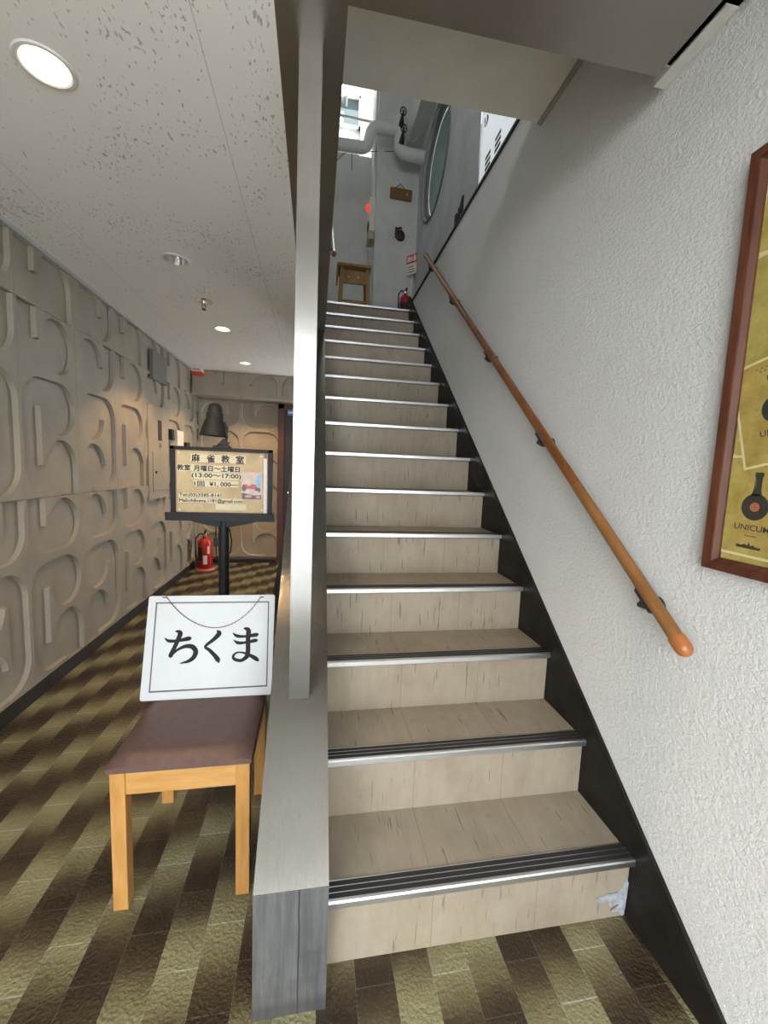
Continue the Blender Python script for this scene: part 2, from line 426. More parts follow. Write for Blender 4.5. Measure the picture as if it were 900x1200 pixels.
# ------------------------------------------------------------------ dimensions
XL, XR = -1.53, 1.01
CEIL, LAND, YB = 2.52, 3.15, 5.83
RISE, GO, Y0 = .21, .26126, .97974
XS0, XS1 = -.125, .056          # steel stringer
SLOPE = RISE/GO
def nose(k): return Y0 + (k-1)*GO
def cap_z(y): return .347 + (y-.91)*SLOPE

# ------------------------------------------------------------------ shell, ground floor
bm = bmesh.new(); box(bm, (XL-.2, -1.3, -.12), (XR+.2, YB+.2, 0)); struct(link('floor', bm, M['floor']))
bm = bmesh.new(); box(bm, (-8, -9, -.2), (8, -1.3, -.02)); struct(link('ground', bm, M['pave']))
bm = bmesh.new(); box(bm, (-2.0, -11, -.1), (1.7, -9.5, 8.0)); struct(link('reflection_blocker', bm, M['blocker']))  # added unseen slab, darkens what the steel post reflects
DL = [(-.81, 1.49), (-.81, 2.64), (-.81, 3.84), (-.81, 5.02)]
holes = [disc(x, -y, .064, None, 32) for x, y in DL]
me = curve_mesh([rect(XL-.05, -(YB+.1), XS0, 1.3)] + holes, .02)
bm = bmesh.new(); merge_me(bm, me, 0, place(DN, (0, 0, CEIL+.02)))
struct(link('ceiling', bm, M['ceil']))
# right wall, stuccoed, up to the ledge of the upper floor
bm = bmesh.new(); box(bm, (XR, -1.3, 0), (XR+.19, 5.35, 3.205)); struct(link('wall_right', bm, M['stucco']))
bm = bmesh.new(); box(bm, (XR-.012, 1.9, 3.205), (XR+.19, 5.35, 3.222)); struct(link('trim_1', bm, M['dark_slot']))

# relief of one wall block (mirrored in every other column)
def arc(cx, cy, r, a0, a1, n=14): return [(cx+r*math.cos(math.radians(a0+(a1-a0)*k/n)), cy+r*math.sin(math.radians(a0+(a1-a0)*k/n))) for k in range(n+1)]
SIX = [(.022, 1.051)] + arc(.172, .882, .15, 180, 270) + arc(.343, .882, .15, -90, 180, 30) + [(.155, .882), (.155, 1.051)]
GEE = arc(.172, .52, .15, 180, 90) + arc(.343, .52, .15, 90, -180, 30) + [(.155, .52), (.155, .18)] + arc(.343, .18, .15, 180, 0, 20) + [(.493, .002), (.33, .002), (.33, .03)] + arc(.172, .18, .15, 270, 180)
BU, BV, CHAM = .527, 1.053, .007
def clip_v(poly, v, keep_below):
    out = []
    for i in range(len(poly)):
        a, b = poly[i], poly[(i+1) % len(poly)]
        ia = (a[1] <= v) == keep_below; ib = (b[1] <= v) == keep_below
        if ia: out.append(a)
        if ia != ib:
            t = (v-a[1])/(b[1]-a[1]); out.append((a[0]+(b[0]-a[0])*t, v))
    return out
def relief(bm, mat, u0_, ncol, flip0, zlo, zhi, rows, depth=.026, umax=None):
    for c in range(ncol):
        mir = (c % 2 == 0) == flip0
        for r in rows:
            base = 1.137 + r*BV
            lo, hi = max(base+.001, zlo)-base, min(base+BV-.001, zhi)-base
            if hi-lo < .05: continue
            loops = []
            w = BU if umax is None else min(BU, umax-(u0_+c*BU))
            ue = w-.001
            loops.append(rect(.001, lo, ue, hi))
            for S in (SIX, GEE):
                P = S
                if lo > .0011: P = clip_v(P, lo+.002, False)
                if hi < BV-.0011 and P: P = clip_v(P, hi-.002, True)
                if len(P) < 3: continue
                if mir: P = [(BU-x, y) for x, y in P]
                if w < BU:
                    P = [(min(x, ue-.002), y) for x, y in P]
                loops.append(P)
            # sloped sides: the outline is a little wider at the face than at the bottom of the recess
            T = mat @ Matrix.Translation((u0_+c*BU, base, 0)); wide = [loops[0]]
            for P in loops[1:]:
                P = [q for i, q in enumerate(P) if math.hypot(q[0]-P[i-1][0], q[1]-P[i-1][1]) > 1e-5]
                n = len(P); sgn = 1 if sum(P[i-1][0]*P[i][1]-P[i][0]*P[i-1][1] for i in range(n)) > 0 else -1
                E = []
                for i in range(n):
                    a, b, d = P[i-1], P[i], P[(i+1) % n]
                    e1 = Vector((b[0]-a[0], b[1]-a[1])).normalized(); e2 = Vector((d[0]-b[0], d[1]-b[1])).normalized()
                    n1 = Vector((e1.y, -e1.x))*sgn; n2 = Vector((e2.y, -e2.x))*sgn; m_ = n1+n2
                    m_ = m_/max(.5, 1+n1.dot(n2))
                    E.append((min(max(b[0]+m_.x*CHAM, .002), ue-.001), min(max(b[1]+m_.y*CHAM, lo+.001), hi-.001)))
                wide.append(E)
                f_ = [bm.verts.new(T @ Vector((x, y, 0))) for x, y in E]; b_ = [bm.verts.new(T @ Vector((x, y, -depth))) for x, y in P]
                for i in range(n): bm.faces.new((f_[i-1], f_[i], b_[i], b_[i-1]))
            me = curve_mesh(wide, 0, 0)
            merge_me(bm, me, 0, T)
            f_ = [bm.verts.new(T @ Vector((x, y, 0))) for x, y in loops[0]]; b_ = [bm.verts.new(T @ Vector((x, y, -depth))) for x, y in loops[0]]
            for i in range(4): bm.faces.new((f_[i-1], f_[i], b_[i], b_[i-1]))
# left wall: column boundary at y=2.47
bm = bmesh.new()
relief(bm, place(LW, (XL, 0, 0)), 2.47-7*BU, 14, True, .084, CEIL-.02, (-1, 0, 1), .025)
box(bm, (XL-.2, -1.3, 0), (XL-.0245, YB+.2, CEIL+.1))
struct(link('wall_left', bm, M['relief'], smooth=False))
# back wall and the dropped beam in front of it
bm = bmesh.new()
relief(bm, place(XZ, (0, YB, 0)), XL, 2, True, .05, 2.24, (-1, 0, 1), .030, -.51)
box(bm, (XL-.1, YB+.029, 0), (-.51, YB+.2, CEIL+.1)); box(bm, (-.51, YB+.0, 2.2), (.1, YB+.2, CEIL+.1)); box(bm, (.36, YB, 0), (XR, YB+.2, CEIL+.1))
struct(link('wall_back', bm, M['relief2']))
bm = bmesh.new()
relief(bm, place(XZ, (0, 5.55, 0)), XL, 3, True, 2.255, CEIL, (1,), .028, .05)
box(bm, (XL, 5.577, 2.222), (.05, YB, CEIL)); box(bm, (XL, 5.54, 2.218), (.05, 5.58, 2.256))
struct(link('beam', bm, M['relief2']))
bm = bmesh.new(); box(bm, (XL-.02, -1.3, 0), (XL+.006, YB, .083)); struct(link('baseboard_left', bm, M['black_base']))
bm = bmesh.new(); box(bm, (XL, YB-.006, 0), (-.52, YB+.02, .048)); struct(link('baseboard_back', bm, M['black_base']))
bm = bmesh.new(); box(bm, (XL-.02, -1.3, CEIL-.022), (XL+.014, YB, CEIL)); struct(link('trim_2', bm, M['grey_trim']))
# dark skirting along the stair wall
bm = bmesh.new()
poly = [(-1.3, 0), (5.35, 0), (5.35, LAND+.1), (4.62, LAND+.1), (.61, .004), (.6, 0)]
poly = [(.603, 0), (5.35, 0), (5.35, 3.30), (4.665, 3.30), (.603, .004)]
prism(bm, poly, place(LW, (XR-.013, 0, 0)), .0125); struct(link('baseboard_right', bm, M['skirt']))

# ------------------------------------------------------------------ steel soffit, header, upper slab
bm = bmesh.new()
box(bm, (XS0, 1.147, CEIL), (XS1+.001, 3.62, CEIL+.03))
box(bm, (XS0, .50, CEIL), (.935, 1.147, CEIL+.03))
struct(link('trim_3', bm, M['soffit_steel']))
bm = bmesh.new(); box(bm, (.935, .45, CEIL+.03), (XR, 1.14, CEIL+.05)); box(bm, (.973, .98, CEIL+.024), (XR+.002, 1.20, CEIL+.05)); struct(link('trim_4', bm, M['trim']))
bm = bmesh.new()
box(bm, (XS0, .50, CEIL+.03), (XR, 1.146, LAND))                        # header over the stair foot
box(bm, (XS1, 1.146, 3.015), (XR-.02, 1.948, LAND))                         # cream soffit beyond it
box(bm, (XS0, -1.3, CEIL), (XR, .50, LAND))
struct(link('ceiling_soffit', bm, M['soffit']))
bm = bmesh.new(); box(bm, (XR-.02, 1.146, 3.005), (XR, 1.948, 3.05)); struct(link('trim_5', bm, M['grey_trim']))
bm = bmesh.new(); box(bm, (XL, -1.3, CEIL+.06), (XS1-.002, YB, LAND)); box(bm, (XS1-.002, nose(15)+.06, LAND-.1), (XR+.19, 7.0, LAND)); box(bm, (XL, YB, LAND-.1), (XS1, 7.0, LAND))
struct(link('floor_upper', bm, M['white']))
bm = bmesh.new(); box(bm, (-.03, 2.0, LAND), (XS1-.002, nose(15)+.02, 4.05)); struct(link('wall_parapet', bm, M['white']))

# ------------------------------------------------------------------ upper floor shell
bm = bmesh.new(); box(bm, (XL-.2, -1.3, LAND), (XL, 7.0, 7.4)); struct(link('wall_upper_left', bm, M['white']))
bm = bmesh.new()   # wall with the round window (hole) beyond the ledge
RWX = 1.2
cy, cz, R = 4.63, 4.67, .52
me = curve_mesh([rect(-5.5, 3.2, 1.3, 7.4), disc(-cy, cz, R, None, 64)], .06)
merge_me(bm, me, 0, place(RW, (RWX+.061, 0, 0)))
struct(link('wall_upper_right', bm, M['greyup']))
bm = bmesh.new(); box(bm, (.67, 5.35, LAND), (1.32, 6.05, 7.4)); struct(link('pillar', bm, M['white']))
bm = bmesh.new(); box(bm, (XL, 6.0, LAND), (.47, 6.1, 5.60)); box(bm, (.47, 6.012, LAND), (.70, 6.1, 5.60)); struct(link('wall_upper_back', bm, M['white']))
bm = bmesh.new()
box(bm, (XL, 6.8, LAND), (1.4, 7.0, 6.53)); box(bm, (XL, 6.8, 6.53), (-.6, 7.0, 7.4)); box(bm, (.56, 6.8, 6.53), (1.4, 7.0, 7.4)); box(bm, (-.6, 6.8, 6.93), (.56, 7.0, 7.4))
struct(link('wall_far_back', bm, M['white']))
bm = bmesh.new(); box(bm, (XL-.2, -1.3, 7.4), (1.5, 7.0, 7.5)); struct(link('ceiling_upper', bm, M['white']))
bm = bmesh.new(); box(bm, (1.03, 3.2, 5.30), (1.21, 5.36, 5.75)); struct(link('beam_upper', bm, M['white']))
bm = bmesh.new(); box(bm, (XL, -1.35, LAND), (1.4, -1.28, 4.4)); box(bm, (XL, -1.35, 5.6), (1.4, -1.28, 7.4)); box(bm, (XL, -1.35, 4.4), (-1.1, -1.28, 5.6)); box(bm, (.7, -1.35, 4.4), (1.4, -1.28, 5.6)); struct(link('wall_upper_front', bm, M['white']))

# far window
w2 = struct(thing('window_2', 'x', 'window', (0, 6.8, 6.53)))
for k in ('label', 'category'): del w2[k]
bm = bmesh.new()
for x in (-.6, -.02, .54): box(bm, (x, 6.76, 6.5), (x+.035, 6.84, 6.95))
box(bm, (.57, 6.74, 5.6), (.605, 6.8, 7.2)); box(bm, (-.6, 6.76, 6.50), (.575, 6.84, 6.535)); box(bm, (-.6, 6.76, 6.92), (.575, 6.84, 6.95))
link('window_frame', bm, M['white'], w2)
bm = bmesh.new(); box(bm, (-.6, 6.80, 6.53), (.56, 6.806, 6.93)); link('pane', bm, M['frost'], w2)
# round window
w1 = thing('window_1', 'x', 'window', (RWX, cy, cz-R)); struct(w1)
for k in ('label', 'category'): del w1[k]
bm = bmesh.new(); T = place(RW, (RWX, cy, cz))
lathe(bm, [(R-.05, -.085), (R-.05, -.070), (R-.038, -.070), (R-.038, -.055), (R-.026, -.055), (R-.026, -.040), (R-.012, -.040), (R-.012, .012), (R+.008, .012), (R+.014, .004), (R+.014, -.01)], T, 72)
link('window_frame', bm, M['round_rim'], w1)
bm = bmesh.new(); prism(bm, disc(0, 0, R-.06, None, 64), place(RW, (RWX+.078, cy, cz)), .006); link('pane', bm, M['teal'], w1)

# ------------------------------------------------------------------ staircase
st = thing('staircase', 'straight beige vinyl staircase with metal-edged steps beside the white stucco wall', 'stairs', (.5, .98, 0))
for k in range(1, 16):
    yn, z = nose(k), k*RISE
    yr = yn + .020                                   # riser face behind the lip
    yb = nose(k+1) + .022 if k < 15 else nose(15)+.05
    bm = bmesh.new()
    x0, x1 = XS1-.03, XR-.0135
    if k == 1: box(bm, (x0, yr, 0), (x1, yb, z-.002), bev=.0015)
    else: box(bm, (x0, yr, z-RISE-.03), (x1, yb, z-.002), bev=.0015)
    step = link('step', bm, M['step'], st)
    bm = bmesh.new()
    # L-shaped metal nosing: front lip, top plate, three grip strips
    pr = [(yn, z-.018), (yn+.003, z-.021), (yn+.022, z-.020), (yn+.022, z-.004), (yn+.062, z-.004), (yn+.062, z+.0015), (yn+.004, z+.0015), (yn, z-.002)]
    prism(bm, pr, place(LW, (x0, 0, 0)), x1+.0-x0, 0)
    ns = link('nosing', bm, M['nosing'], step)
    bm = bmesh.new()
    for q in range(3):
        box(bm, (x0, yn+.012+q*.0165, z), (x1, yn+.0255+q*.0165, z+.0021))
    g = link('grip_strip', bm, M['rubber'], step)
    if k == 1:
        bm = bmesh.new(); rr = random.Random(3)
        poly = [(.885, .075), (.90, .062), (.925, .066), (.938, .045), (.965, .05), (.972, .02), (.985, .004), (.992, .03), (.995, .12), (.985, .135), (.975, .10), (.955, .088), (.93, .09), (.905, .082)]
        prism(bm, poly, place(XZ, (0, yr-.001, 0)), .004)
        prism(bm, [(.94, .03), (.975, .05), (.985, .06), (.972, .03)], place(XZ, (0, yr-.004, 0)), .005)
        link('damaged_patch', bm, M['patch'], step)['label'] = 'torn grey patch at the corner of the bottom riser'
# stringer of brushed steel on the left
bm = bmesh.new()
ytop = .91 + (CEIL-.347)/SLOPE
prism(bm, [(.912, 0), (.912, .3455), (ytop+.05, CEIL+.035), (ytop+.05, CEIL-.30), (1.24, 0)], place(LW, (XS0+.002, 0, 0)), XS1-XS0-.004)
link('stringer_core', bm, M['steel'], st)
bm = bmesh.new()
def along(y, d): return (y - d*math.sin(math.atan(SLOPE)), cap_z(y) + d*math.cos(math.atan(SLOPE)))
a0, a1 = (.908, .346), (ytop, CEIL)
prism(bm, [(.908, .343), (.908, .3475), (ytop-.003, CEIL-.001), (ytop+.003, CEIL-.006)], place(LW, (XS0, 0, 0)), XS1-XS0)
link('stringer_cap', bm, M['steel'], st)['label'] = 'shiny sloping brushed steel cap'
bm = bmesh.new(); box(bm, (XS0, .906, 0), (XS1, .913, .3455)); link('stringer_end', bm, M['dirty'], st)['label'] = 'dull stained steel end face'

# ------------------------------------------------------------------ steel post
bm = bmesh.new()
x0, x1, ya, yb2 = -.067, -.003, 1.262, 1.326
v = [bm.verts.new(p) for p in [(x0, ya, cap_z(ya)), (x1, ya, cap_z(ya)), (x1, yb2, cap_z(yb2)), (x0, yb2, cap_z(yb2)), (x0, ya, CEIL), (x1, ya, CEIL), (x1, yb2, CEIL), (x0, yb2, CEIL)]]
for f in ((0, 1, 5, 4), (1, 2, 6, 5), (2, 3, 7, 6), (3, 0, 4, 7), (0, 3, 2, 1), (4, 5, 6, 7)): bm.faces.new([v[i] for i in f])
bmesh.ops.bevel(bm, geom=[e for e in bm.edges if abs((e.verts[0].co-e.verts[1].co).normalized().z) > .99], offset=.002, segments=2, affect='EDGES')
tag(link('steel_post', bm, M['steel_post']), 'square brushed steel post rising from the sloping stair stringer to the steel soffit', 'post')

# ------------------------------------------------------------------ handrails
HX = .945
h = thing('handrail', 'long round wooden handrail climbing the white stucco wall', 'handrail', (HX, .856, .943))
p0, p1 = Vector((HX, .872, .956)), Vector((HX, 3.77, 3.287)); d = (p1-p0).normalized()
bm = bmesh.new(); tube(bm, [p0 + d*.62, p1], .0185, 20); link('rail', bm, M['oak'], h, True)
bm = bmesh.new(); tube(bm, [p0, p0 + d*.62], .0187, 20); link('rail_worn_end', bm, M['oak_worn'], h, True)['label'] = 'worn paler wood at the lower end of the rail'
bm = bmesh.new(); tube(bm, [p0 - d*.034, p0 - d*.031, p0 - d*.024, p0 - d*.012, p0 + d*.016], [.006, .013, .0195, .0222, .0222], 20); link('end_cap', bm, M['cap'], h, True)['label'] = 'orange plastic end cap'
bm = bmesh.new(); tube(bm, [p1, p1 + d*.02, p1+d*.03], [.0205, .0205, .015], 20); link('end_cap', bm, M['bracket'], h, True)
for y in (.985, 1.612, 2.243, 2.964, 3.61):
    q = p0 + d*((y-p0.y)/d.y)
    bm = bmesh.new()
    nrm = Vector((0, -d.z, d.y))
    tube(bm, [q - nrm*.015 - d*.045, q - nrm*.022 - d*.035, q - nrm*.022 + d*.035, q - nrm*.015 + d*.045], [.006, .011, .011, .006], 10)
    tube(bm, [q - nrm*.018, q - nrm*.046, q - nrm*.055 + Vector((.02, 0, 0)), q - nrm*.055 + Vector((.0655, 0, 0))], .0085, 10)
    lathe(bm, [(0, 0), (.030, 0), (.030, .004), (.022, .009), (0, .009)], place(RW, (XR+.0, (q-nrm*.055).y, (q-nrm*.055).z)), 20)
    link('bracket', bm, M['bracket'], h, True)
h2 = thing('stair_handrail', 'short end of a wood and chrome handrail showing behind the steel post', 'handrail', (.122, 3.775, 3.20))
q0, q1 = Vector((.122, 3.77, 3.21)), Vector((.122, 4.6, 3.21+.83*SLOPE))
bm = bmesh.new(); tube(bm, [q0, q1], .0185, 16); link('rail', bm, M['chrome'], h2, True)
bm = bmesh.new(); dd = (q1-q0).normalized(); tube(bm, [q0-dd*.03, q0-dd*.022, q0-dd*.005, q0+dd*.02], [.008, .018, .0215, .0215], 16); link('end_cap', bm, M['oak'], h2, True)
for y in (3.95, 4.5):
    q = q0 + dd*((y-q0.y)/dd.y); bm = bmesh.new(); tube(bm, [q, q+Vector((-.03, 0, -.03)), q+Vector((-.07, 0, -.03))], .008, 8); link('bracket', bm, M['bracket'], h2, True)

# ------------------------------------------------------------------ ceiling fittings
DLAB = ['glowing recessed downlight in the ceiling, largest and closest to the entrance',
        'unlit recessed downlight with bare silver reflector between two ceiling lights',
        'lit warm recessed downlight just beyond the sprinkler head',
        'small lit recessed downlight beside the back beam, farthest along the ceiling']
for i, (x, y) in enumerate(DL):
    t = thing('downlight', DLAB[i], 'ceiling light', (x, y, CEIL), 'recessed downlights in the corridor ceiling')
    T = place(DN, (x, y, CEIL))
    bm = bmesh.new(); lathe(bm, [(.061, -.012), (.0615, .002), (.066, .005), (.075, .004), (.079, 0), (.079, -.002)], T, 40); link('trim_ring', bm, M['ring'], t, True)
    bm = bmesh.new(); lathe(bm, [(.0615, .001), (.058, -.03), (.048, -.065), (.034, -.085), (0, -.088)], T, 40); link('reflector', bm, M['reflector'], t, True)
    if i == 1:
        bm = bmesh.new(); lathe(bm, [(0, -.05), (.016, -.052), (.022, -.065), (.020, -.088)], T, 24); link('bulb', bm, M['ring'], t, True)
    else:
        dep = -.010 if i == 0 else -.022
        bm = bmesh.new(); lathe(bm, [(0, dep+.004), (.03, dep+.002), (.05, dep-.004), (.053, dep-.012), (.045, dep-.03)], T, 32); link('bulb', bm, M['warm'], t, True)
        l = bpy.data.lights.new('downlight_beam', 'SPOT'); l.energy = (18, 0, 46, 38)[i]; l.color = (1, .62, .30)
        l.spot_size = math.radians(112); l.spot_blend = .35; l.shadow_soft_size = .03
        lo = bpy.data.objects.new('downlight_beam', l); COL.objects.link(lo); lo.parent = t; lo.location = (0, 0, -.004)
sp = thing('sprinkler', 'small chrome sprinkler head hanging from the ceiling', 'sprinkler', (-.81, 3.24, CEIL))
T = place(DN, (-.81, 3.24, CEIL))
bm = bmesh.new(); lathe(bm, [(0, .004), (.02, .006), (.045, .004), (.062, 0)], T, 32); link('escutcheon', bm, M['reflector'], sp, True)
bm = bmesh.new(); lathe(bm, [(.014, .004), (.014, .018), (.008, .022), (.008, .03), (0, .032)], T, 16); link('valve_body', bm, M['chrome'], sp, True)
bm = bmesh.new()
for s in (-1, 1): tube(bm, [(-.81+s*.010, 3.24, CEIL-.02), (-.81+s*.014, 3.24, CEIL-.035), (-.81, 3.24, CEIL-.055)], .003, 8)
lathe(bm, [(0, .056), (.016, .056), (.016, .058), (0, .059)], T, 16)
link('deflector', bm, M['bracket'], sp, True)

# ------------------------------------------------------------------ beech chair with brown seat
c = thing('chair', 'square beech chair with brown vinyl seat carrying the white hiragana sign', 'chair', (-.38, 1.42, 0))
cx0, cx1, cy0, cy1, sz = -.578, -.180, 1.223, 1.672, .457
lw = .042
for (x, y) in ((cx0, cy0), (cx1-lw, cy0)):
    bm = bmesh.new(); box(bm, (x, y, 0), (x+lw, y+lw, sz), bev=.002); link('leg', bm, M['beech'], c)
for x in (cx0, cx1-lw):
    bm = bmesh.new(); prism(bm, [(cy1-lw, 0), (cy1, 0), (cy1, .46), (cy1+.02, .80), (cy1-.006, .80), (cy1-lw, .46)], place(LW, (x, 0, 0)), lw); link('leg', bm, M['beech'], c)
for (a, b) in (((cx0+lw, cy0+.004, sz-.078), (cx1-lw, cy0+.028, sz)), ((cx0+lw, cy1-.028, sz-.078), (cx1-lw, cy1-.004, sz)),
               ((cx0+.004, cy0+lw, sz-.078), (cx0+.028, cy1-lw, sz)), ((cx1-.028, cy0+lw, sz-.078), (cx1-.004, cy1-lw, sz))):
    bm = bmesh.new(); box(bm, a, b, bev=.0015); link('apron', bm, M['beech_x'], c)
bm = bmesh.new(); box(bm, (cx0+lw, cy1-.012, .60), (cx1-lw, cy1+.008, .79), bev=.004); link('backrest', bm, M['beech_x'], c)
bm = bmesh.new()
b2 = bmesh.new(); NX, NY = 14, 14
grid = [[None]*(NY+1) for _ in range(NX+1)]
for i in range(NX+1):
    for j in range(NY+1):
        u, w = i/NX, j/NY
        e = min(u, 1-u)*(cx1-cx0+.012), min(w, 1-w)*(cy1-cy0-.03)
        f = 1
        for q in e: f *= 1-math.exp(-(q+.004)/.012)
        grid[i][j] = b2.verts.new((cx0-.006+u*(cx1-cx0+.012), cy0-.008+w*(cy1-cy0-.03), sz+.012+.030*f - .003*math.sin(math.pi*u)*math.sin(math.pi*w)))
for i in range(NX):
    for j in range(NY): b2.faces.new((grid[i][j], grid[i+1][j], grid[i+1][j+1], grid[i][j+1]))
r_ = bmesh.ops.extrude_face_region(b2, geom=b2.faces[:])
for v in [g for g in r_['geom'] if isinstance(g, bmesh.types.BMVert)]: v.co.z = sz
merge(bm, b2); link('seat', bm, M['leather'], c, True)

# ------------------------------------------------------------------ hiragana sign on the chair
WS, HS = .466, .376
A = Vector((-.613, 1.529, .4985)); ex = Vector((1, 0, 0)); ey = Vector((0, .286, .958)).normalized(); ez = ex.cross(ey)
TS = Matrix(((ex.x, ey.x, ez.x, A.x), (ex.y, ey.y, ez.y, A.y), (ex.z, ey.z, ez.z, A.z), (0, 0, 0, 1)))
# slant of the drawn characters on the card: crop coordinates -> card coordinates
Q = [(22, 697), (830, 663), (865, 50), (72, 58)]
def uv(px, py):
    s = t = .5
    for _ in range(12):
        a = [(1-s)*(1-t), s*(1-t), s*t, (1-s)*t]
        fx = sum(w*q[0] for w, q in zip(a, Q))-px; fy = sum(w*q[1] for w, q in zip(a, Q))-py
        dsx = (1-t)*(Q[1][0]-Q[0][0])+t*(Q[2][0]-Q[3][0]); dsy = (1-t)*(Q[1][1]-Q[0][1])+t*(Q[2][1]-Q[3][1])
        dtx = (1-s)*(Q[3][0]-Q[0][0])+s*(Q[2][0]-Q[1][0]); dty = (1-s)*(Q[3][1]-Q[0][1])+s*(Q[2][1]-Q[1][1])
        det = dsx*dty-dtx*dsy
        s -= (fx*dty-dtx*fy)/det; t -= (dsx*fy-fx*dsy)/det
    return (s*WS, t*HS)
sg = thing('sign_card', 'white laminated card with black brush hiragana and chain leaning on the chair', 'sign', A)
bm = bmesh.new()
rc = arc(.008, .008, .008, 180, 270, 4)+arc(WS-.008, .008, .008, 270, 360, 4)+arc(WS-.008, HS-.008, .008, 0, 90, 4)+arc(.008, HS-.008, .008, 90, 180, 4)
prism(bm, rc, TS @ Matrix.Translation((0, 0, -.004)), .004); link('card', bm, M['board_white'], sg)
bm = bmesh.new()
ou = [uv(*q) for q in ((75, 648), (805, 616), (826, 92), (114, 97))]; inn = [uv(*q) for q in ((84, 638), (797, 607), (818, 100), (122, 105))]
for i in range(4):
    j = (i+1) % 4; flat(bm, [ou[i], ou[j], inn[j], inn[i]], TS @ Matrix.Translation((0, 0, .0004)))
link('border_line', bm, M['border'], sg)
CH = [
 [(168, 320, 5), (195, 338, 18), (250, 336, 16), (310, 324, 24), (324, 321, 16)],
 [(236, 278, 10), (262, 288, 26), (248, 330, 24), (222, 388, 23), (203, 428, 25)],
 [(205, 432, 10), (240, 396, 13), (290, 372, 20), (335, 374, 27), (356, 402, 28), (344, 437, 24), (312, 461, 18), (262, 474, 5)],
 [(490, 278, 10), (503, 292, 27), (470, 328, 21), (416, 372, 15), (440, 394, 19), (474, 428, 24), (492, 452, 28), (498, 466, 14)],
 [(590, 291, 5), (615, 309, 18), (665, 312, 14), (733, 303, 22), (748, 300, 14)],
 [(594, 334, 5), (620, 351, 18), (665, 350, 14), (728, 338, 20), (743, 336, 12)],
 [(662, 262, 10), (688, 275, 28), (685, 330, 26), (684, 400, 27), (676, 438, 24)],
 [(676, 436, 24), (640, 459, 18), (598, 451, 18), (590, 431, 14), (612, 412, 10), (648, 411, 10), (692, 426, 18), (730, 446, 24), (746, 457, 18)]]
for grp in ((0, 1, 2), (3,), (4, 5, 6, 7)):
    bm = bmesh.new()
    for i in grp:
        for qd in stroke(CH[i]): flat(bm, [uv(*p) for p in qd], TS @ Matrix.Translation((0, 0, .0005+.00004*i)))
    link('hiragana_character', bm, M['brush'], sg)

bm = bmesh.new()
cpts = []
for k in range(57):
    s = k/56; x = 180+(770-180)*s; y = 62 + 195*(1-(2*s-1)**2)**.9
    u_, v_ = uv(x, y); cpts.append(TS @ Vector((u_, v_, .0028)))
for k in range(56):
    a, b = cpts[k], cpts[k+1]; dv = (b-a).normalized(); a2, b2_ = a-dv*.0012, b+dv*.0012
    side = (dv.cross(ez) if k % 2 == 0 else ez.copy())*.0013
    tube(bm, [a2, a2+dv*.001+side, b2_-dv*.001+side, b2_], .0008, 5); tube(bm, [a2, a2+dv*.001-side, b2_-dv*.001-side, b2_], .0008, 5)
for px in (168, 778):
    u_, v_ = uv(px, 66); p = TS @ Vector((u_, v_, .002)); tube(bm, [p-ex*.008, p+ex*.008], .0022, 6)
link('chain', bm, M['chain'], sg)

# ------------------------------------------------------------------ notice stand
BY = 2.40
ns = thing('notice_stand', 'black pole stand with framed tray board in the corridor', 'notice stand', (-.507, BY, 0))
bm = bmesh.new(); lathe(bm, [(0, .022), (.03, .024), (.15, .018), (.165, .010), (.168, 0), (0, 0)], place(ID, (-.507, BY+.03, 0)), 40); link('base', bm, M['black'], ns, True)
bm = bmesh.new(); cyl(bm, (-.507, BY+.03, .015), (-.507, BY+.03, 1.06), .0295, n=28); link('pole', bm, M['black'], ns, True)
bm = bmesh.new()
prism(bm, [(-.80, 1.052), (-.222, 1.052), (-.222, 1.072), (-.228, 1.090), (-.794, 1.090), (-.80, 1.072)], place(XZ, (0, BY+.07, 0)), .10)
box(bm, (-.80, BY-.034, 1.076), (-.222, BY-.026, 1.097))
link('tray', bm, M['black'], ns)
bm = bmesh.new(); prism(bm, [(-.70, 1.053), (-.31, 1.053), (-.36, 1.035), (-.47, 1.014), (-.545, 1.014), (-.64, 1.035)], place(XZ, (0, BY+.055, 0)), .05); link('tray_bracket', bm, M['black'], ns)
fx0, fx1, fz0, fz1 = -.780, -.238, 1.086, 1.458
bm = bmesh.new()
for (a, b) in (((fx0, fz0), (fx0+.024, fz1)), ((fx1-.024, fz0), (fx1, fz1)), ((fx0, fz1-.018), (fx1, fz1)), ((fx0, fz0), (fx1, fz0+.01))):
    box(bm, (a[0], BY-.005, a[1]), (b[0], BY+.022, b[1]), bev=.002)
link('frame', bm, M['black'], ns)
bm = bmesh.new(); box(bm, (fx0+.01, BY+.008, fz0+.004), (fx1-.01, BY+.016, fz1-.006)); link('backing_board', bm, M['cork'], ns)
# sheets
def bx(cx): return fx0 + (cx-30)/(860-30)*(fx1-fx0)
def bz(cyy): return fz1 - (cyy-66)/(596-66)*(fz1-fz0)
TB = place(XZ, (0, BY+.0055, 0))
slv = thing('plastic_sleeve', 'pale plastic sleeve standing behind the parchment notice', 'sleeve', (bx(760), BY+.007, bz(600)))
bm = bmesh.new(); prism(bm, [(bx(600), bz(598)), (bx(808), bz(598)), (bx(812), bz(590)), (bx(812), bz(142)), (bx(806), bz(136)), (bx(600), bz(136))], place(XZ, (0, BY+.0075, 0)), .0012)
link('sheet', bm, M['sleeve'], slv)
nt = thing('notice_sheet', 'parchment coloured mahjong class notice with black Japanese writing', 'notice', (bx(430), BY+.005, bz(590)))
bm = bmesh.new(); prism(bm, rect(bx(78), bz(588), bx(786), bz(98)), place(XZ, (0, BY+.0057, 0)), .0010); link('paper', bm, M['parch'], nt)
TB = place(XZ, (0, BY+.0042, 0)); TB1 = place(XZ, (0, BY+.0044, 0))
bm = bmesh.new()
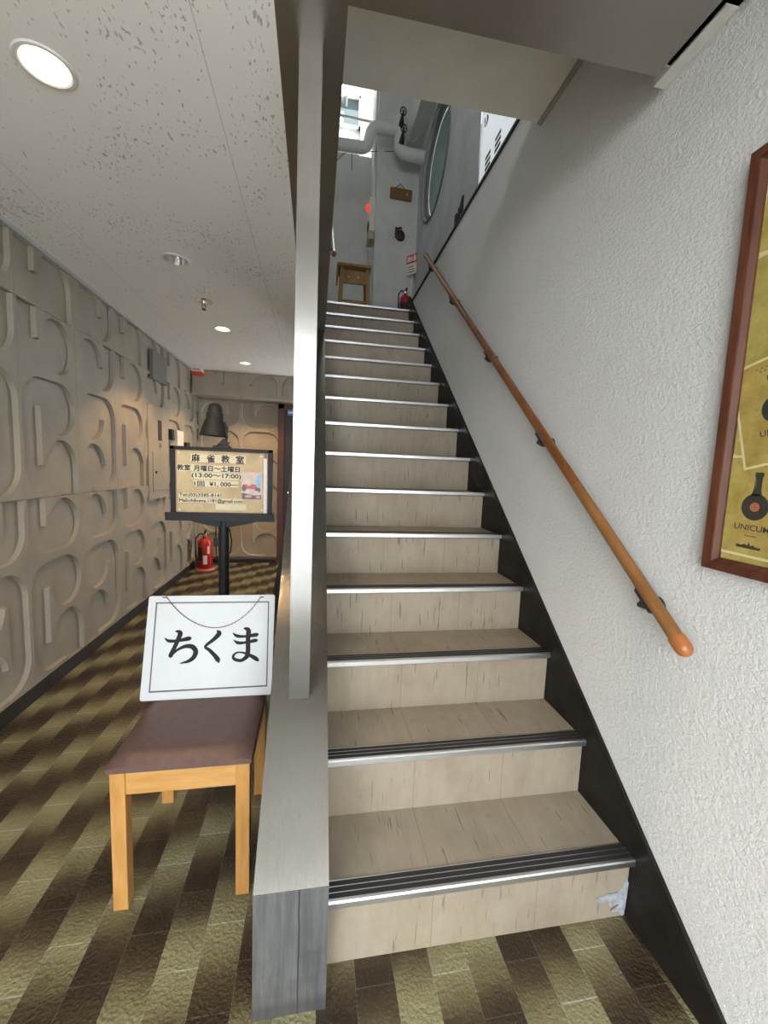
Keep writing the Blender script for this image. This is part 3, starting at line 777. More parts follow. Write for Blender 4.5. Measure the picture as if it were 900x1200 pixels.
for r in ((190, 122, 637, 188), (84, 206, 590, 258), (196, 264, 600, 318), (212, 326, 575, 376), (92, 430, 440, 466), (92, 470, 612, 510), (390, 512, 640, 560)):
    flat(bm, rect(bx(r[0]), bz(r[3]), bx(r[2]), bz(r[1])), TB1)
link('paper_strips', bm, M['cream'], nt)
bm = bmesh.new(); flat(bm, rect(bx(192), bz(190.5), bx(632), bz(187)), TB); link('underline', bm, M['redline'], nt)
bm = bmesh.new()
for ch, cx in zip('麻雀教室', (231, 351, 470, 588)): put_text(bm, ch, bx(cx-32), bz(184), bx(cx+32), bz(124), TB, .035)
put_text(bm, '教室', bx(84), bz(252), bx(188), bz(208), TB, .035)
put_text(bm, '月曜日～土曜日', bx(214), bz(254), bx(586), bz(210), TB, .035)
put_text(bm, '(13:00～17:00)', bx(198), bz(314), bx(596), bz(271), TB, .035)
put_text(bm, '1回', bx(218), bz(374), bx(298), bz(334), TB, .035)
put_text(bm, '¥1, 000—', bx(340), bz(376), bx(570), bz(336), TB, .035)
put_text(bm, 'Tel:(03)3585-8141', bx(97), bz(464), bx(435), bz(432), TB, .035)
put_text(bm, 'Mail:chikuma.1181@gmail.com', bx(97), bz(508), bx(608), bz(474), TB, .035)
flat(bm, rect(bx(97), bz(466.5), bx(435), bz(464.8)), TB); flat(bm, rect(bx(97), bz(510.5), bx(610), bz(508.6)), TB)
link('lettering', bm, M['ink'], nt)
def blob(cx, cyy, rx, ry): return [(bx(a), bz(b)) for a, b in disc(cx, cyy, rx, ry, 18)]
bm = bmesh.new()
for k, (m_, poly) in enumerate([(0, rect(bx(602), bz(470), bx(770), bz(250))), (1, [(bx(720), bz(375)), (bx(760), bz(388)), (bx(764), bz(258)), (bx(724), bz(280))]),
     (2, [(bx(605), bz(385)), (bx(740), bz(385)), (bx(720), bz(350)), (bx(690), bz(344)), (bx(665), bz(362)), (bx(640), bz(346)), (bx(610), bz(352))]),
     (3, blob(622, 380, 18, 26)), (3, blob(735, 392, 26, 20)), (0, [(bx(620), bz(412)), (bx(700), bz(430)), (bx(748), bz(404)), (bx(680), bz(388))]), (3, [(bx(604), bz(468)), (bx(766), bz(468)), (bx(766), bz(432)), (bx(700), bz(436)), (bx(612), bz(416)), (bx(604), bz(424))]),
     (4, blob(660, 445, 30, 12)), (4, blob(740, 450, 20, 10))]):
    flat(bm, poly, place(XZ, (0, BY+.0042-.00004*k, 0)), m_)
link('photo_print', bm, [plain('photo_pale', (.66, .54, .48), .4), plain('photo_blue', (.28, .48, .72), .4), plain('photo_red', (.52, .12, .10), .4), plain('photo_dark', (.13, .085, .10), .4), plain('photo_pink', (.52, .36, .38), .4)], nt)['label'] = 'small colour photo of a room with a table'
for cx, cyy in ((95, 115), (762, 120), (98, 562), (772, 556)):
    bm = bmesh.new(); lathe(bm, [(0, .0015), (.0045, .001), (.006, 0)], place(XZ, (bx(cx), BY+.0045, bz(cyy))), 12); link('pin', bm, M['plastic_w'], nt)
# bell lamp clipped to the frame
lp = thing('clip_lamp', 'dark bell-shaped lamp clipped on top of the notice frame', 'lamp', (-.51, BY, 1.458))
tilt = Matrix.Rotation(math.radians(3), 4, 'Y')
T = Matrix.Translation((-.552, BY, 1.520)) @ tilt
bm = bmesh.new(); lathe(bm, [(.066, .004), (.073, 0), (.075, .003), (.070, .02), (.060, .055), (.050, .085), (.045, .092), (.045, .124), (.040, .128), (.039, .145), (.033, .163), (.020, .174), (.006, .177), (0, .1775)], T, 44)
lathe(bm, [(.066, .004), (.052, .06), (.043, .09), (.0, .092)], T, 44); link('shade', bm, M['bell'], lp, True)
bm = bmesh.new(); lathe(bm, [(0, .022), (.012, .024), (.021, .038), (.021, .052), (.012, .072), (.012, .092)], T, 24); link('bulb', bm, M['ring'], lp, True)
bm = bmesh.new(); tube(bm, [(-.500, BY+.005, 1.600), (-.487, BY+.012, 1.57), (-.490, BY+.01, 1.50), (-.505, BY+.008, 1.475)], .007, 10)
prism(bm, [(-.54, 1.470), (-.478, 1.470), (-.470, 1.493), (-.482, 1.488), (-.492, 1.505), (-.505, 1.508)], place(XZ, (0, BY+.018, 0)), .02)
box(bm, (-.556, BY-.012, 1.455), (-.464, BY+.034, 1.470), bev=.003); box(bm, (-.55, BY+.022, 1.415), (-.47, BY+.030, 1.46)); link('clamp', bm, M['bell'], lp)
bm = bmesh.new()
tube(bm, [(-.505, BY+.03, 1.47), (-.53, BY+.045, 1.3), (-.545, BY+.06, 1.10), (-.554, BY+.05, 1.01), (-.556, BY+.05, .94)], .0035, 8)
tube(bm, [(-.556, BY+.05, .90), (-.552, BY+.05, .845), (-.545, BY+.05, .80), (-.53, BY+.06, .72), (-.54, BY+.06, .5), (-.60, BY+.05, .2), (-.66, BY+.08, .004), (-.9, BY+.4, .004), (-1.2, BY+1.6, .004)], .0035, 8)
tube(bm, [(-.50, BY+.075, 1.03), (-.482, BY+.07, .985), (-.472, BY+.07, .92), (-.478, BY+.07, .86), (-.50, BY+.068, .81), (-.52, BY+.066, .795)], .0035, 8)
link('cord', bm, M['black'], lp, True)
bm = bmesh.new(); box(bm, (-.568, BY+.038, .895), (-.544, BY+.062, .945), bev=.004); link('cord_switch', bm, M['black'], lp)

# ------------------------------------------------------------------ black board leaning on the stringer
bm = bmesh.new()
b2 = bmesh.new(); box(b2, (0, 0, 0), (.04, .55, .99), bev=.004); ang = math.radians(9.2)
merge(bm, b2, 0, Matrix.Translation((-.3275, 2.38, .0065)) @ Matrix.Rotation(ang, 4, 'Y'))
tag(link('folded_board', bm, M['black_wood']), 'narrow black board leaning on the stair side behind the white card', 'board')

# ------------------------------------------------------------------ fire extinguishers
def extinguisher(x, y, z, r, hgt, label, face):
    t = thing('fire_extinguisher', label, 'fire extinguisher', (x, y, z))
    T = place(ID, (x, y, z)); s = hgt/.48
    bm = bmesh.new(); lathe(bm, [(0, 0), (r*.9, 0), (r, .012), (r, .30*s), (r*.93, .335*s), (r*.7, .362*s), (r*.36, .378*s), (r*.30, .40*s), (0, .40*s)], T, 32); link('cylinder_body', bm, M['red'], t, True)
    bm = bmesh.new(); lathe(bm, [(.020, .39*s), (.022, .40*s), (.022, .425*s), (.014, .43*s), (0, .432*s)], T, 16); link('valve', bm, M['chrome'], t, True)
    bm = bmesh.new(); box(bm, (x-.012, y-.09, z+.425*s), (x+.012, y+.02, z+.432*s), bev=.002)
    b3 = bmesh.new(); box(b3, (-.011, -.10, 0), (.011, .015, .006), bev=.002); merge(bm, b3, 0, Matrix.Translation((x, y, z+.438*s)) @ Matrix.Rotation(math.radians(face), 4, 'Z') @ Matrix.Rotation(math.radians(-28), 4, 'X'))
    link('handle', bm, M['black'], t)
    bm = bmesh.new(); tube(bm, [(x-.015, y, z+.415*s), (x-.05, y-.01, z+.43*s), (x-r-.018, y-.02, z+.38*s), (x-r-.02, y-.025, z+.28*s), (x-r-.016, y-.03, z+.16*s), (x-r-.012, y-.03, z+.10*s)], [.008, .008, .008, .008, .011, .014], 10); link('hose', bm, M['black'], t, True)
    bm = bmesh.new()
    for (a0_, a1_, z0_, z1_, m_) in ((215, 262, .10, .27, 0), (268, 300, .06, .17, 1), (300, 318, .19, .28, 2)):
        n = 8; pts = [(math.cos(math.radians(a0_+(a1_-a0_)*k/n))*(r+.0008), math.sin(math.radians(a0_+(a1_-a0_)*k/n))*(r+.0008)) for k in range(n+1)]
        lo = [bm.verts.new((x+p[0], y+p[1], z+z0_*s)) for p in pts]; hi = [bm.verts.new((x+p[0], y+p[1], z+z1_*s)) for p in pts]
        for k in range(n): f = bm.faces.new((lo[k], lo[k+1], hi[k+1], hi[k])); f.material_index = m_
    link('label_band', bm, [M['ink'], M['plastic_w'], M['poster_edge']], t)
    return t
extinguisher(-1.37, 5.46, .022, .088, .50, 'red fire extinguisher standing on a faded base in the corridor corner', 20)
bm = bmesh.new(); lathe(bm, [(0, .020), (.09, .020), (.112, .022), (.118, .016), (.12, 0), (0, 0)], place(ID, (-1.37, 5.46, .001)), 36)
tag(link('extinguisher_tray', bm, M['pinkbase'], None, True), 'round faded red base plate under the corridor fire extinguisher', 'stand')
extinguisher(1.055, 5.18, LAND, .07, .47, 'red fire extinguisher at the top of the stairs by the white pillar', 160)

# ------------------------------------------------------------------ left wall fittings
v = thing('vent_cover', 'square grey metal cover plate high on the patterned wall', 'vent cover', (XL, 4.42, 2.13))
bm = bmesh.new(); box(bm, (XL-.01, 4.235, 2.135), (XL+.018, 4.605, 2.405), bev=.003); link('cover_plate', bm, M['vent'], v)
for y in (4.265, 4.575):
    for z in (2.165, 2.375):
        bm = bmesh.new(); lathe(bm, [(0, .003), (.006, .002), (.007, 0)], place(LW, (XL+.018, y, z)), 12); link('screw', bm, M['chrome'], v)
hp = thing('wall_cabinet', 'beige flush wall cabinet with slot and small door in the patterned wall', 'cabinet', (XL, 4.38, 1.0))
bm = bmesh.new(); box(bm, (XL-.02, 4.12, 1.0), (XL+.010, 4.645, 1.90), bev=.003); link('body', bm, M['relief'], hp)
bm = bmesh.new(); box(bm, (XL+.008, 4.20, 1.078), (XL+.018, 4.60, 1.457), bev=.003); dr = link('door', bm, M['relief'], hp)
bm = bmesh.new(); lathe(bm, [(0, .012), (.010, .011), (.014, .004), (.014, 0)], place(LW, (XL+.018, 4.262, 1.26)), 16); link('knob', bm, M['dark_slot'], dr, True)
bm = bmesh.new(); box(bm, (XL+.009, 4.355, 1.57), (XL+.013, 4.448, 1.765)); link('slot', bm, M['dark_slot'], hp)
bm = bmesh.new(); box(bm, (XL+.009, 4.39, 1.50), (XL+.014, 4.435, 1.545), bev=.001); link('name_plate', bm, M['vent'], hp)
wb = thing('wall_box', 'white plastic box on the patterned wall behind the notice frame', 'box', (XL, 4.92, 1.40))
bm = bmesh.new(); box(bm, (XL-.02, 4.80, 1.42), (XL+.05, 5.02, 1.71), bev=.004); link('housing', bm, M['plastic_w'], wb)
bm = bmesh.new(); box(bm, (XL-.02, 4.73, 1.60), (XL+.02, 4.80, 1.71)); link('cable_gland', bm, M['dark_slot'], wb)
sw = thing('wall_switch', 'small dark switch plate on the patterned wall near the corner', 'switch', (XL, 5.33, 1.45))
bm = bmesh.new(); box(bm, (XL-.02, 5.24, 1.47), (XL+.02, 5.37, 1.60), bev=.003); link('plate', bm, M['dark_slot'], sw)
bm = bmesh.new(); box(bm, (XL+.018, 5.28, 1.51), (XL+.026, 5.33, 1.56), bev=.002); link('rocker', bm, M['vent'], sw)
em = thing('alarm_light', 'small red and white emergency light in the corner under the ceiling', 'emergency light', (-1.46, 5.5, 2.45))
bm = bmesh.new(); box(bm, (XL+.01, 5.452, 2.478), (-1.388, 5.552, 2.519), bev=.003); link('housing', bm, M['plastic_w'], em)
bm = bmesh.new(); box(bm, (XL+.012, 5.456, 2.446), (-1.392, 5.552, 2.478), bev=.004); link('lens', bm, emit('red_lens', (1, .10, .02), .05), em).data.materials[0].node_tree.nodes['Principled BSDF'].inputs['Base Color'].default_value = (.5, .03, .015, 1)
bm = bmesh.new(); flat(bm, rect(-1.495, 2.496, -1.415, 2.506), place(XZ, (0, 5.4515, 0))); link('label_strip', bm, M['vent'], em)

# ------------------------------------------------------------------ back door
d1 = struct(thing('door_1', 'x', 'door', (-.1, YB, 0)))
for k in ('label', 'category'): del d1[k]
bm = bmesh.new(); box(bm, (-.508, YB-.03, 0), (-.425, YB+.1, 2.20), bev=.004); box(bm, (.27, YB-.03, 0), (.36, YB+.1, 2.20), bev=.004); box(bm, (-.508, YB-.03, 2.14), (.36, YB+.1, 2.20)); link('door_frame', bm, M['door_frame'], d1)
bm = bmesh.new(); box(bm, (-.425, YB+.01, .005), (.27, YB+.06, 2.14)); link('door_leaf', bm, M['door_leaf'], d1)
bm = bmesh.new(); cyl(bm, (-.36, YB+.01, 1.0), (-.36, YB-.04, 1.0), .012, n=12); box(bm, (-.37, YB-.05, .985), (-.25, YB-.035, 1.015), bev=.003); link('door_handle', bm, M['chrome'], d1)
dp = thing('door_plate', 'small blue and white plate near the top of the dark back door', 'plate', (-.31, YB, 2.06))
bm = bmesh.new(); box(bm, (-.385, YB+.004, 2.06), (-.22, YB+.011, 2.135), bev=.001); link('plate', bm, M['blue'], dp)
bm = bmesh.new(); flat(bm, rect(-.375, 2.085, -.23, 2.108), place(XZ, (0, YB+.0035, 0))); link('white_band', bm, M['white_ink'], dp)

# ------------------------------------------------------------------ framed posters on the right wall
pf = thing('picture_frame', 'mahogany framed collage of gold liqueur bottle adverts on the white stucco wall', 'picture', (XR, .53, 1.155))
oy0, oy1, oz0, oz1, fd = .16, .8765, 1.160, 2.137, .030
def my(y): return -y
TP = place(RW, (XR, 0, 0))
def fr(bm, a, b, z0, z1, w, x_out, x_in, mi=0):
    # mitred moulding ring between outer (a..b, z0..z1) and inner inset by w
    O = [(a, z0), (b, z0), (b, z1), (a, z1)]; I = [(a+w, z0+w), (b-w, z0+w), (b-w, z1-w), (a+w, z1-w)]
    for i in range(4):
        j = (i+1) % 4
        vo = [bm.verts.new((x, y, z)) for x in (XR+.004, x_out) for y, z in (O[i], O[j])]
        vi = [bm.verts.new((x, y, z)) for x in (XR+.004, x_in) for y, z in (I[i], I[j])]
        bm.faces.new((vo[0], vo[1], vo[3], vo[2])); bm.faces.new((vo[2], vo[3], vi[3], vi[2])); bm.faces.new((vi[2], vi[3], vi[1], vi[0])); bm.faces.new((vo[0], vi[0], vi[1], vo[1]))
bm = bmesh.new(); fr(bm, oy0, oy1, oz0, oz1, .019, XR-.027, XR-.024); fr(bm, oy0+.0185, oy1-.0185, oz0+.0185, oz1-.0185, .011, XR-.020, XR-.012)
link('frame', bm, M['mahog'], pf)
bm = bmesh.new(); box(bm, (XR-.004, oy0+.02, oz0+.02), (XR+.004, oy1-.02, oz1-.02)); link('mat_board', bm, M['poster_green'], pf)
bm = bmesh.new(); box(bm, (XR-.0115, oy0+.027, oz0+.027), (XR-.0095, oy1-.027, oz1-.027)); link('glass_pane', bm, M['glass'], pf)
IY0, IY1, IZ0, IZ1 = oy0+.029, oy1-.029, oz0+.029, oz1-.029
def clipbox(poly):
    for ax, lim, keep in ((0, -IY1, 1), (0, -IY0, -1), (1, IZ0, 1), (1, IZ1, -1)):
        out = []
        for i in range(len(poly)):
            a, b = poly[i], poly[(i+1) % len(poly)]
            ia = (a[ax]-lim)*keep >= 0; ib = (b[ax]-lim)*keep >= 0
            if ia: out.append(a)
            if ia != ib:
                t = (lim-a[ax])/(b[ax]-a[ax]); out.append((a[0]+(b[0]-a[0])*t, a[1]+(b[1]-a[1])*t))
        poly = out
        if len(poly) < 3: return None
    return poly
def sheet(cyc, czc, w, hh, rot, lvl, mat, ink=True):
    """one printed advert, centre (y, z), turned by rot degrees."""
    R2 = Matrix.Translation((-cyc, czc, 0)) @ Matrix.Rotation(math.radians(rot), 4, 'Z')
    X0 = XR - .0045 - lvl*.0004
    def pl(bm, poly, dz, mi=0):
        q = [(R2 @ Vector((a, b, 0)))[:2] for a, b in poly]; q = clipbox(q)
        if q: flat(bm, q, place(RW, (X0-dz, 0, 0)), mi)
    bm = bmesh.new(); pl(bm, rect(-w/2, -hh/2, w/2, hh/2), 0, 0); pl(bm, rect(-w/2+.006, -hh/2+.006, w/2-.006, hh/2-.006), .00005, 1)
    o = link('advert_sheet', bm, [M['poster_edge'], mat], pf)
    if not ink: return
    bm = bmesh.new()
    pl(bm, rect(-.045, -hh/2+.02, .045, hh/2-.02), .00007, 3)
    pl(bm, disc(0, .0, .030, .031), .0001, 0)
    pl(bm, [(-.012, .026), (.012, .026), (.0085, .04), (.0075, .068), (.0095, .070), (.0095, .080), (-.0095, .080), (-.0095, .070), (-.0075, .068), (-.0085, .04)], .0001, 0)
    pl(bm, disc(0, .0, .0105), .00014, 1); pl(bm, disc(0, .0, .0085), .00016, 2); pl(bm, disc(0, 0, .0072), .00018, 1)
    pl(bm, rect(-.0012, -.007, .0012, .007), .0002, 2); pl(bm, rect(-.007, -.0012, .007, .0012), .0002, 2)
    pl(bm, rect(-.0062, .044, -.0050, .064), .00014, 2)
    me = text_mesh('UNICUM', .012); xs = [v.co.x for v in me.vertices]; ys = [v.co.y for v in me.vertices]
    sx = .078/(max(xs)-min(xs)); sy = .014/(max(ys)-min(ys))
    TT = place(RW, (X0-.0002, 0, 0)) @ R2 @ Matrix.Translation((-.039, -.056, 0)) @ Matrix.Diagonal((sx, sy, 1, 1)) @ Matrix.Translation((-min(xs), -min(ys), 0))
    corners = [TT @ v.co for v in me.vertices]
    if all(IY0 < q.y < IY1 and IZ0 < q.z < IZ1 for q in corners): merge_me(bm, me, 0, TT)
    pl(bm, rect(-.024, -.0625, .024, -.0615), .00014, 2); pl(bm, rect(-.014, -.070, .014, -.0665), .00014, 2)
    sky = [(-.028, -.098), (.026, -.098), (.026, -.092), (.014, -.092), (.010, -.088), (.004, -.092), (.0, -.083), (-.003, -.091), (-.010, -.088), (-.016, -.092), (-.028, -.091)]
    pl(bm, sky, .00014, 0)
    for k in range(6): pl(bm, rect(-.03+k*.010, .100, -.024+k*.010, .1035), .00014, 2)
    for k in range(5): pl(bm, rect(-.024+k*.010, .092, -.018+k*.010, .0955), .00014, 2)
    link('bottle_print', bm, [M['bottle'], M['orange_print'], M['faint'], M['poster2']], o)
sheet(.50, 1.78, .34, .5, 24, 0, M['poster2'], False); sheet(.80, 1.52, .20, .26, -38, 0, M['poster'], False); sheet(.30, 1.40, .3, .4, 12, 0, M['poster2'], False)
sheet(.835, 1.55, .16, .23, 40, 1, M['poster'], False)
sheet(.770, 1.205, .30, .05, -2, 1, M['poster'], False)
sheet(.62, 1.30, .17, .245, 12, 2, M['poster2']); sheet(.45, 1.33, .17, .245, -8, 3, M['poster']); sheet(.29, 1.30, .17, .245, 6, 2, M['poster'])
sheet(.782, 1.322, .150, .238, -1.5, 4, M['poster'])
sheet(.765, 1.545, .168, .245, 14, 5, M['poster2'])
sheet(.765, 1.775, .20, .265, 5, 4, M['poster']); sheet(.55, 1.62, .17, .25, -12, 5, M['poster']); sheet(.36, 1.58, .17, .25, 9, 4, M['poster2'])
sheet(.745, 2.03, .21, .27, -4, 3, M['poster']); sheet(.50, 1.95, .18, .26, 10, 5, M['poster2']); sheet(.30, 1.90, .18, .26, -7, 3, M['poster'])

# ------------------------------------------------------------------ upstairs landing
s2 = thing('stool', 'yellow pine wooden stool on the landing at the top of the stairs', 'stool', (.40, 5.0, LAND))
sx0, sx1, sy0, sy1, zt = .222, .585, 4.98, 5.26, 3.715
bm = bmesh.new(); box(bm, (sx0-.02, sy0-.015, zt-.03), (sx1+.015, sy1+.015, zt), bev=.004); link('seat', bm, M['stool'], s2)
bm = bmesh.new(); box(bm, (sx0-.02, sy0+.03, zt-.15), (sx0-.005, sy1-.02, zt-.03)); link('side_flap', bm, M['stool'], s2)
for (x, y, dx, dy) in ((sx0+.02, sy0+.02, -.02, 0), (sx1-.05, sy0+.02, .02, 0), (sx0+.02, sy1-.05, -.02, 0), (sx1-.05, sy1-.05, .02, 0)):
    bm = bmesh.new(); vs = [bm.verts.new((x+q[0]+(dx if z == LAND else 0), y+q[1], z)) for z in (LAND, zt-.03) for q in ((0, 0), (.042, 0), (.042, .036), (0, .036))]
    for f in ((0, 1, 2, 3), (4, 5, 6, 7), (0, 1, 5, 4), (1, 2, 6, 5), (2, 3, 7, 6), (3, 0, 4, 7)): bm.faces.new([vs[i] for i in f])
    link('leg', bm, M['stool'], s2)
bm = bmesh.new(); box(bm, (sx0+.05, sy0+.03, zt-.20), (sx1-.03, sy0+.05, zt-.06)); ap = link('drawer', bm, M['stool'], s2)
for x in (.335, .455):
    bm = bmesh.new(); lathe(bm, [(0, .016), (.010, .014), (.007, .006), (.006, 0)], place(XZ, (x, sy0+.03, zt-.13)), 12); link('knob', bm, M['chrome'], ap, True)
bm = bmesh.new(); box(bm, (sx0+.03, sy0+.03, LAND+.15), (sx1-.02, sy0+.05, LAND+.18)); link('stretcher', bm, M['stool'], s2)

pq = thing('wall_plaque', 'brown wooden plaque hung by a cord on the white pillar', 'plaque', (.98, 5.35, 4.70))
bm = bmesh.new(); b2 = bmesh.new(); box(b2, (-.138, -.012, -.066), (.138, .012, .066), bev=.010); merge(bm, b2, 0, place(ID, (.978, 5.335, 4.765)) @ Matrix.Rotation(math.radians(1.5), 4, 'Y')); link('board', bm, M['plaque'], pq)
bm = bmesh.new(); tube(bm, [(.90, 5.34, 4.83), (.965, 5.34, 4.885), (1.03, 5.34, 4.83)], .004, 6); link('hanging_cord', bm, M['black'], pq)
bm = bmesh.new(); prism(bm, [(.03+.014*math.cos(a*math.pi/5)*(1 if a % 2 else .45), .014*math.sin(a*math.pi/5)*(1 if a % 2 else .45)) for a in range(10)], place(XZ, (.99+.03, 5.3225, 4.765)), .001); link('star_mark', bm, M['poster_edge'], pq)
gd = thing('hanging_ornament', 'dark round ornament with a red top hung on the white pillar', 'ornament', (.985, 5.34, 4.2))
bm = bmesh.new(); lathe(bm, [(0, -.005), (.045, -.003), (.062, .015), (.055, .035), (.025, .05), (0, .052)], place(XZ, (.985, 5.35, 4.285)) , 28); link('body', bm, M['dark_slot'], gd, True)
bm = bmesh.new(); tube(bm, [(.930, 5.325, 4.25), (.925, 5.32, 4.31), (.935, 5.33, 4.37)], .012, 8); tube(bm, [(.925, 5.335, 4.375), (.955, 5.33, 4.36), (.985, 5.335, 4.378)], .012, 8); tube(bm, [(.995, 5.335, 4.34), (1.005, 5.33, 4.37), (.99, 5.34, 4.39)], .006, 6); link('red_tassel', bm, M['darkred'], gd, True)
al = thing('fire_alarm_box', 'cream fire alarm panel with glowing red lamp on the pillar side upstairs', 'alarm panel', (.64, 5.55, 4.42))
bm = bmesh.new(); box(bm, (.602, 5.40, 4.315), (.672, 5.60, 4.735), bev=.004); link('housing', bm, M['plastic_w'], al)
bm = bmesh.new(); box(bm, (.590, 5.36, 4.215), (.662, 5.57, 4.318), bev=.004); link('bell_box', bm, plain('tan_plastic', (.42, .39, .31), .5), al)
bm = bmesh.new(); lathe(bm, [(.04, 0), (.04, .008), (.034, .026), (.02, .040), (0, .044)], Matrix.Translation((.602, 5.45, 4.62)) @ Matrix.Rotation(math.radians(-90), 4, 'Y'), 24); link('red_lamp', bm, M['redlamp'], al, True)
bm = bmesh.new(); lathe(bm, [(.07, 0), (.068, .012), (.03, .018), (0, .018)], Matrix.Translation((.602, 5.47, 4.40)) @ Matrix.Rotation(math.radians(-90), 4, 'Y'), 24); link('alarm_button', bm, M['darkred'], al, True)
bm = bmesh.new(); cyl(bm, (.655, 5.45, 4.73), (.655, 5.45, 6.2), .014, n=12); link('conduit', bm, M['pipe'], al, True)
# extinguisher sign
es = thing('extinguisher_sign', 'red and white sign plate on a post above the landing extinguisher', 'sign', (1.14, 5.28, LAND))
bm = bmesh.new(); cyl(bm, (1.155, 5.29, LAND), (1.155, 5.29, 3.95), .012, n=12); link('post', bm, M['plastic_w'], es, True)
TE = Matrix.Translation((1.135, 5.265, 0)) @ Matrix.Rotation(math.radians(-47), 4, 'Z') @ XZ.to_4x4()
bm = bmesh.new(); prism(bm, rect(-.075, 3.815, .075, 4.045), TE @ Matrix.Translation((0, 0, -.004)), .004); link('plate', bm, M['plastic_w'], es)
bm = bmesh.new(); flat(bm, rect(-.075, 3.945, .075, 4.045), TE @ Matrix.Translation((0, 0, .0008))); link('red_panel', bm, plain('sign_red', (.62, .04, .03), .45), es)
bm = bmesh.new()
for ch, x in zip('消火器', (-.068, -.022, .024)): put_text(bm, ch, x, 3.965, x+.042, 4.03, TE @ Matrix.Translation((0, 0, .0016)), .03)
link('lettering', bm, M['white_ink'], es)
bm = bmesh.new()
for k in range(3): flat(bm, rect(-.055, 3.84+k*.03, .05-.01*k, 3.85+k*.03), TE @ Matrix.Translation((0, 0, .0008)))
link('small_print', bm, M['faint'], es)
# pipes and valves
pp = thing('water_pipe', 'white lagged pipe bending across the wall upstairs in front of the window', 'pipe', (.9, 5.2, 5.1))
bm = bmesh.new()
def bend(pts, r=.09, n=6):
    pts = [Vector(p) for p in pts]; out = [pts[0]]
    for a, b, c_ in zip(pts, pts[1:], pts[2:]):
        d0 = (a-b).normalized(); d2 = (c_-b).normalized()
        for k in range(n+1):
            t = k/n; out.append((b+d0*r)*(1-t)**2 + b*2*t*(1-t) + (b+d2*r)*t*t)
    out.append(pts[-1]); return out
tube(bm, bend([(-.6, 5.15, 5.065), (.515, 5.15, 5.085), (.575, 5.15, 5.33), (.90, 5.15, 5.325)], .075), .062, 20)
tube(bm, bend([(.905, 5.15, 5.45), (.905, 5.15, 5.095), (1.199, 5.15, 5.09)], .085), .070, 20)
lathe(bm, [(.070, 0), (.078, .005), (.078, .04), (.04, .05), (0, .05)], place(ID, (.905, 5.15, 5.42)), 20)
link('lagging', bm, M['pipe'], pp, True)
for (x, y, z) in ((.915, 5.075, 5.47), (.925, 5.06, 5.28)):
    b_ = bmesh.new(); tube(b_, [(x-.015, y+.03, z-.13), (x-.012, y+.005, z-.10), (x-.006, y, z-.03), (x, y-.01, z)], [.032, .030, .014, .010], 12); vv = link('valve', b_, M['black'], pp, True)
    b_ = bmesh.new(); N = 18
    tube(b_, [(x+.034*math.cos(2*math.pi*k/N), y-.015, z+.008+.044*math.sin(2*math.pi*k/N)) for k in range(N+1)], .006, 8)
    for k in range(3): a = k*math.pi/3; tube(b_, [(x-.034*math.cos(a), y-.015, z+.008-.044*math.sin(a)), (x+.034*math.cos(a), y-.015, z+.008+.044*math.sin(a))], .004, 6)
    link('handwheel', b_, M['black'], vv, True)
bm = bmesh.new(); tube(bm, [(-.3, 5.9, 5.98), (.5, 5.9, 5.96), (.672, 5.9, 5.955)], .016, 8)
tag(link('thin_pipe', bm, M['pipe'], None, True), 'thin white pipe running under the bright upper window', 'pipe')
bm = bmesh.new(); tube(bm, [(.10, 5.6, 5.12), (.34, 5.5, 5.30), (.40, 5.48, 5.26), (.9, 5.3, 5.22)], .005, 6); tube(bm, [(.365, 5.5, 5.29), (.37, 5.48, 5.04)], .006, 6); tube(bm, [(.20, 5.5, 5.19), (.365, 5.49, 5.29), (.45, 5.49, 5.22)], .004, 6)
tag(link('hanging_cable', bm, M['vent'], None, True), 'thin dark cable drooping below the white pipe upstairs', 'cable')
bm = bmesh.new(); tube(bm, [(.99, 5.25, 5.33), (1.08, 5.2, 5.285), (1.13, 5.1, 5.29), (1.17, 4.9, 5.297)], .007, 6); tag(link('loose_wire', bm, M['pipe'], None, True), 'pale loose wire curving under the upper beam beside the round window', 'wire')
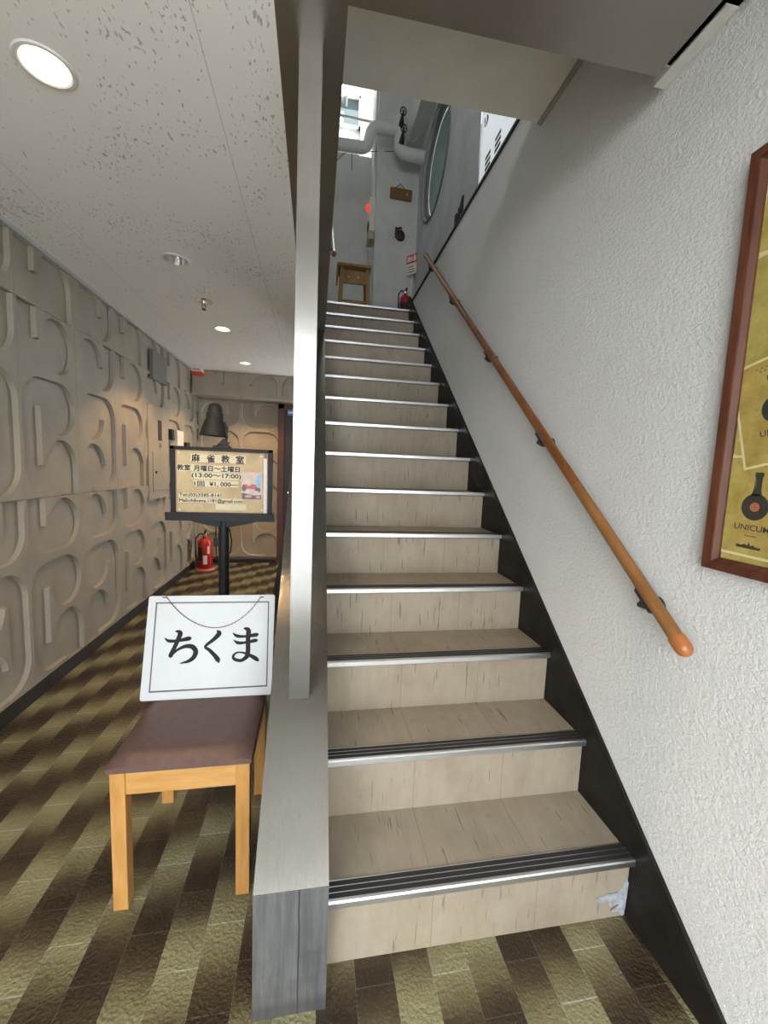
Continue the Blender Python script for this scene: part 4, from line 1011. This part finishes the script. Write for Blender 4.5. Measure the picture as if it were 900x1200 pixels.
# lamp near the window
tl = thing('wall_lamp', 'bright white lamp at the top of the far window upstairs', 'lamp', (.27, 6.55, 6.85))
bm = bmesh.new(); lathe(bm, [(0, -.05), (.04, -.04), (.055, 0), (.04, .04), (0, .05)], place(XZ, (.275, 6.62, 6.86)), 20); link('bulb', bm, M['tube'], tl, True)
bm = bmesh.new(); box(bm, (.33, 6.60, 6.80), (.365, 6.80, 6.90), bev=.004); box(bm, (.25, 6.66, 6.84), (.34, 6.80, 6.88)); link('holder', bm, M['grey_trim'], tl)
l = bpy.data.lights.new('lamp_light', 'POINT'); l.energy = 12; l.color = (.93, .98, 1); l.shadow_soft_size = .06
lo = bpy.data.objects.new('lamp_light', l); COL.objects.link(lo); lo.parent = tl; lo.location = (0, -.1, .01)

# sign board with added glow, and cut-out letters on the wall above the ledge
lb = thing('glow_signboard', 'white signboard, brightened by an added glow, with black characters above the ledge beside the grey wall', 'signboard', (RWX, 2.7, 3.3))
bm = bmesh.new(); box(bm, (RWX-.02, 2.1, 3.23), (RWX+.0005, 3.18, 4.6)); link('face', bm, M['glow_face'], lb)
bm = bmesh.new(); box(bm, (RWX-.026, 3.18, 3.23), (RWX+.0005, 3.20, 4.6)); box(bm, (RWX-.026, 2.08, 3.23), (RWX+.0005, 2.10, 4.6)); link('edge_strip', bm, M['chrome'], lb)
TL_ = place(RW, (RWX-.0205, 0, 0))
for (y, z) in ((3.03, 3.565), (2.865, 3.575)):
    bm = bmesh.new()
    for k in range(3): prism(bm, rect(-y-.045, z+.038*k, -y+.045, z+.022+.038*k), TL_, .002)
    link('black_character', bm, M['ink'], lb)
for (y, z) in ((3.10, 3.93), (2.60, 3.68)):
    bm = bmesh.new(); prism(bm, arc(-y, z, .035, -100, 80, 8)+[(-y+.01, z+.0)], TL_, .002); prism(bm, rect(-y-.035, z-.02, -y-.02, z+.04), TL_, .002)
    link('black_character', bm, M['ink'], lb)
wl = thing('wall_lettering', 'black cut-out characters on the streaked grey wall just above the ledge', 'lettering', (RWX, 3.65, 3.5))
TL_ = place(RW, (RWX, 0, 0))
bm = bmesh.new()
prism(bm, rect(-3.615, 3.50, -3.575, 3.72), TL_, .012)
prism(bm, [(-3.70, 3.60), (-3.685, 3.68), (-3.66, 3.66), (-3.62, 3.70), (-3.66, 3.61), (-3.67, 3.52), (-3.69, 3.52)], TL_, .012)
prism(bm, rect(-3.775, 3.46, -3.735, 3.665), TL_, .012)
link('strokes', bm, M['dark_slot'], wl)
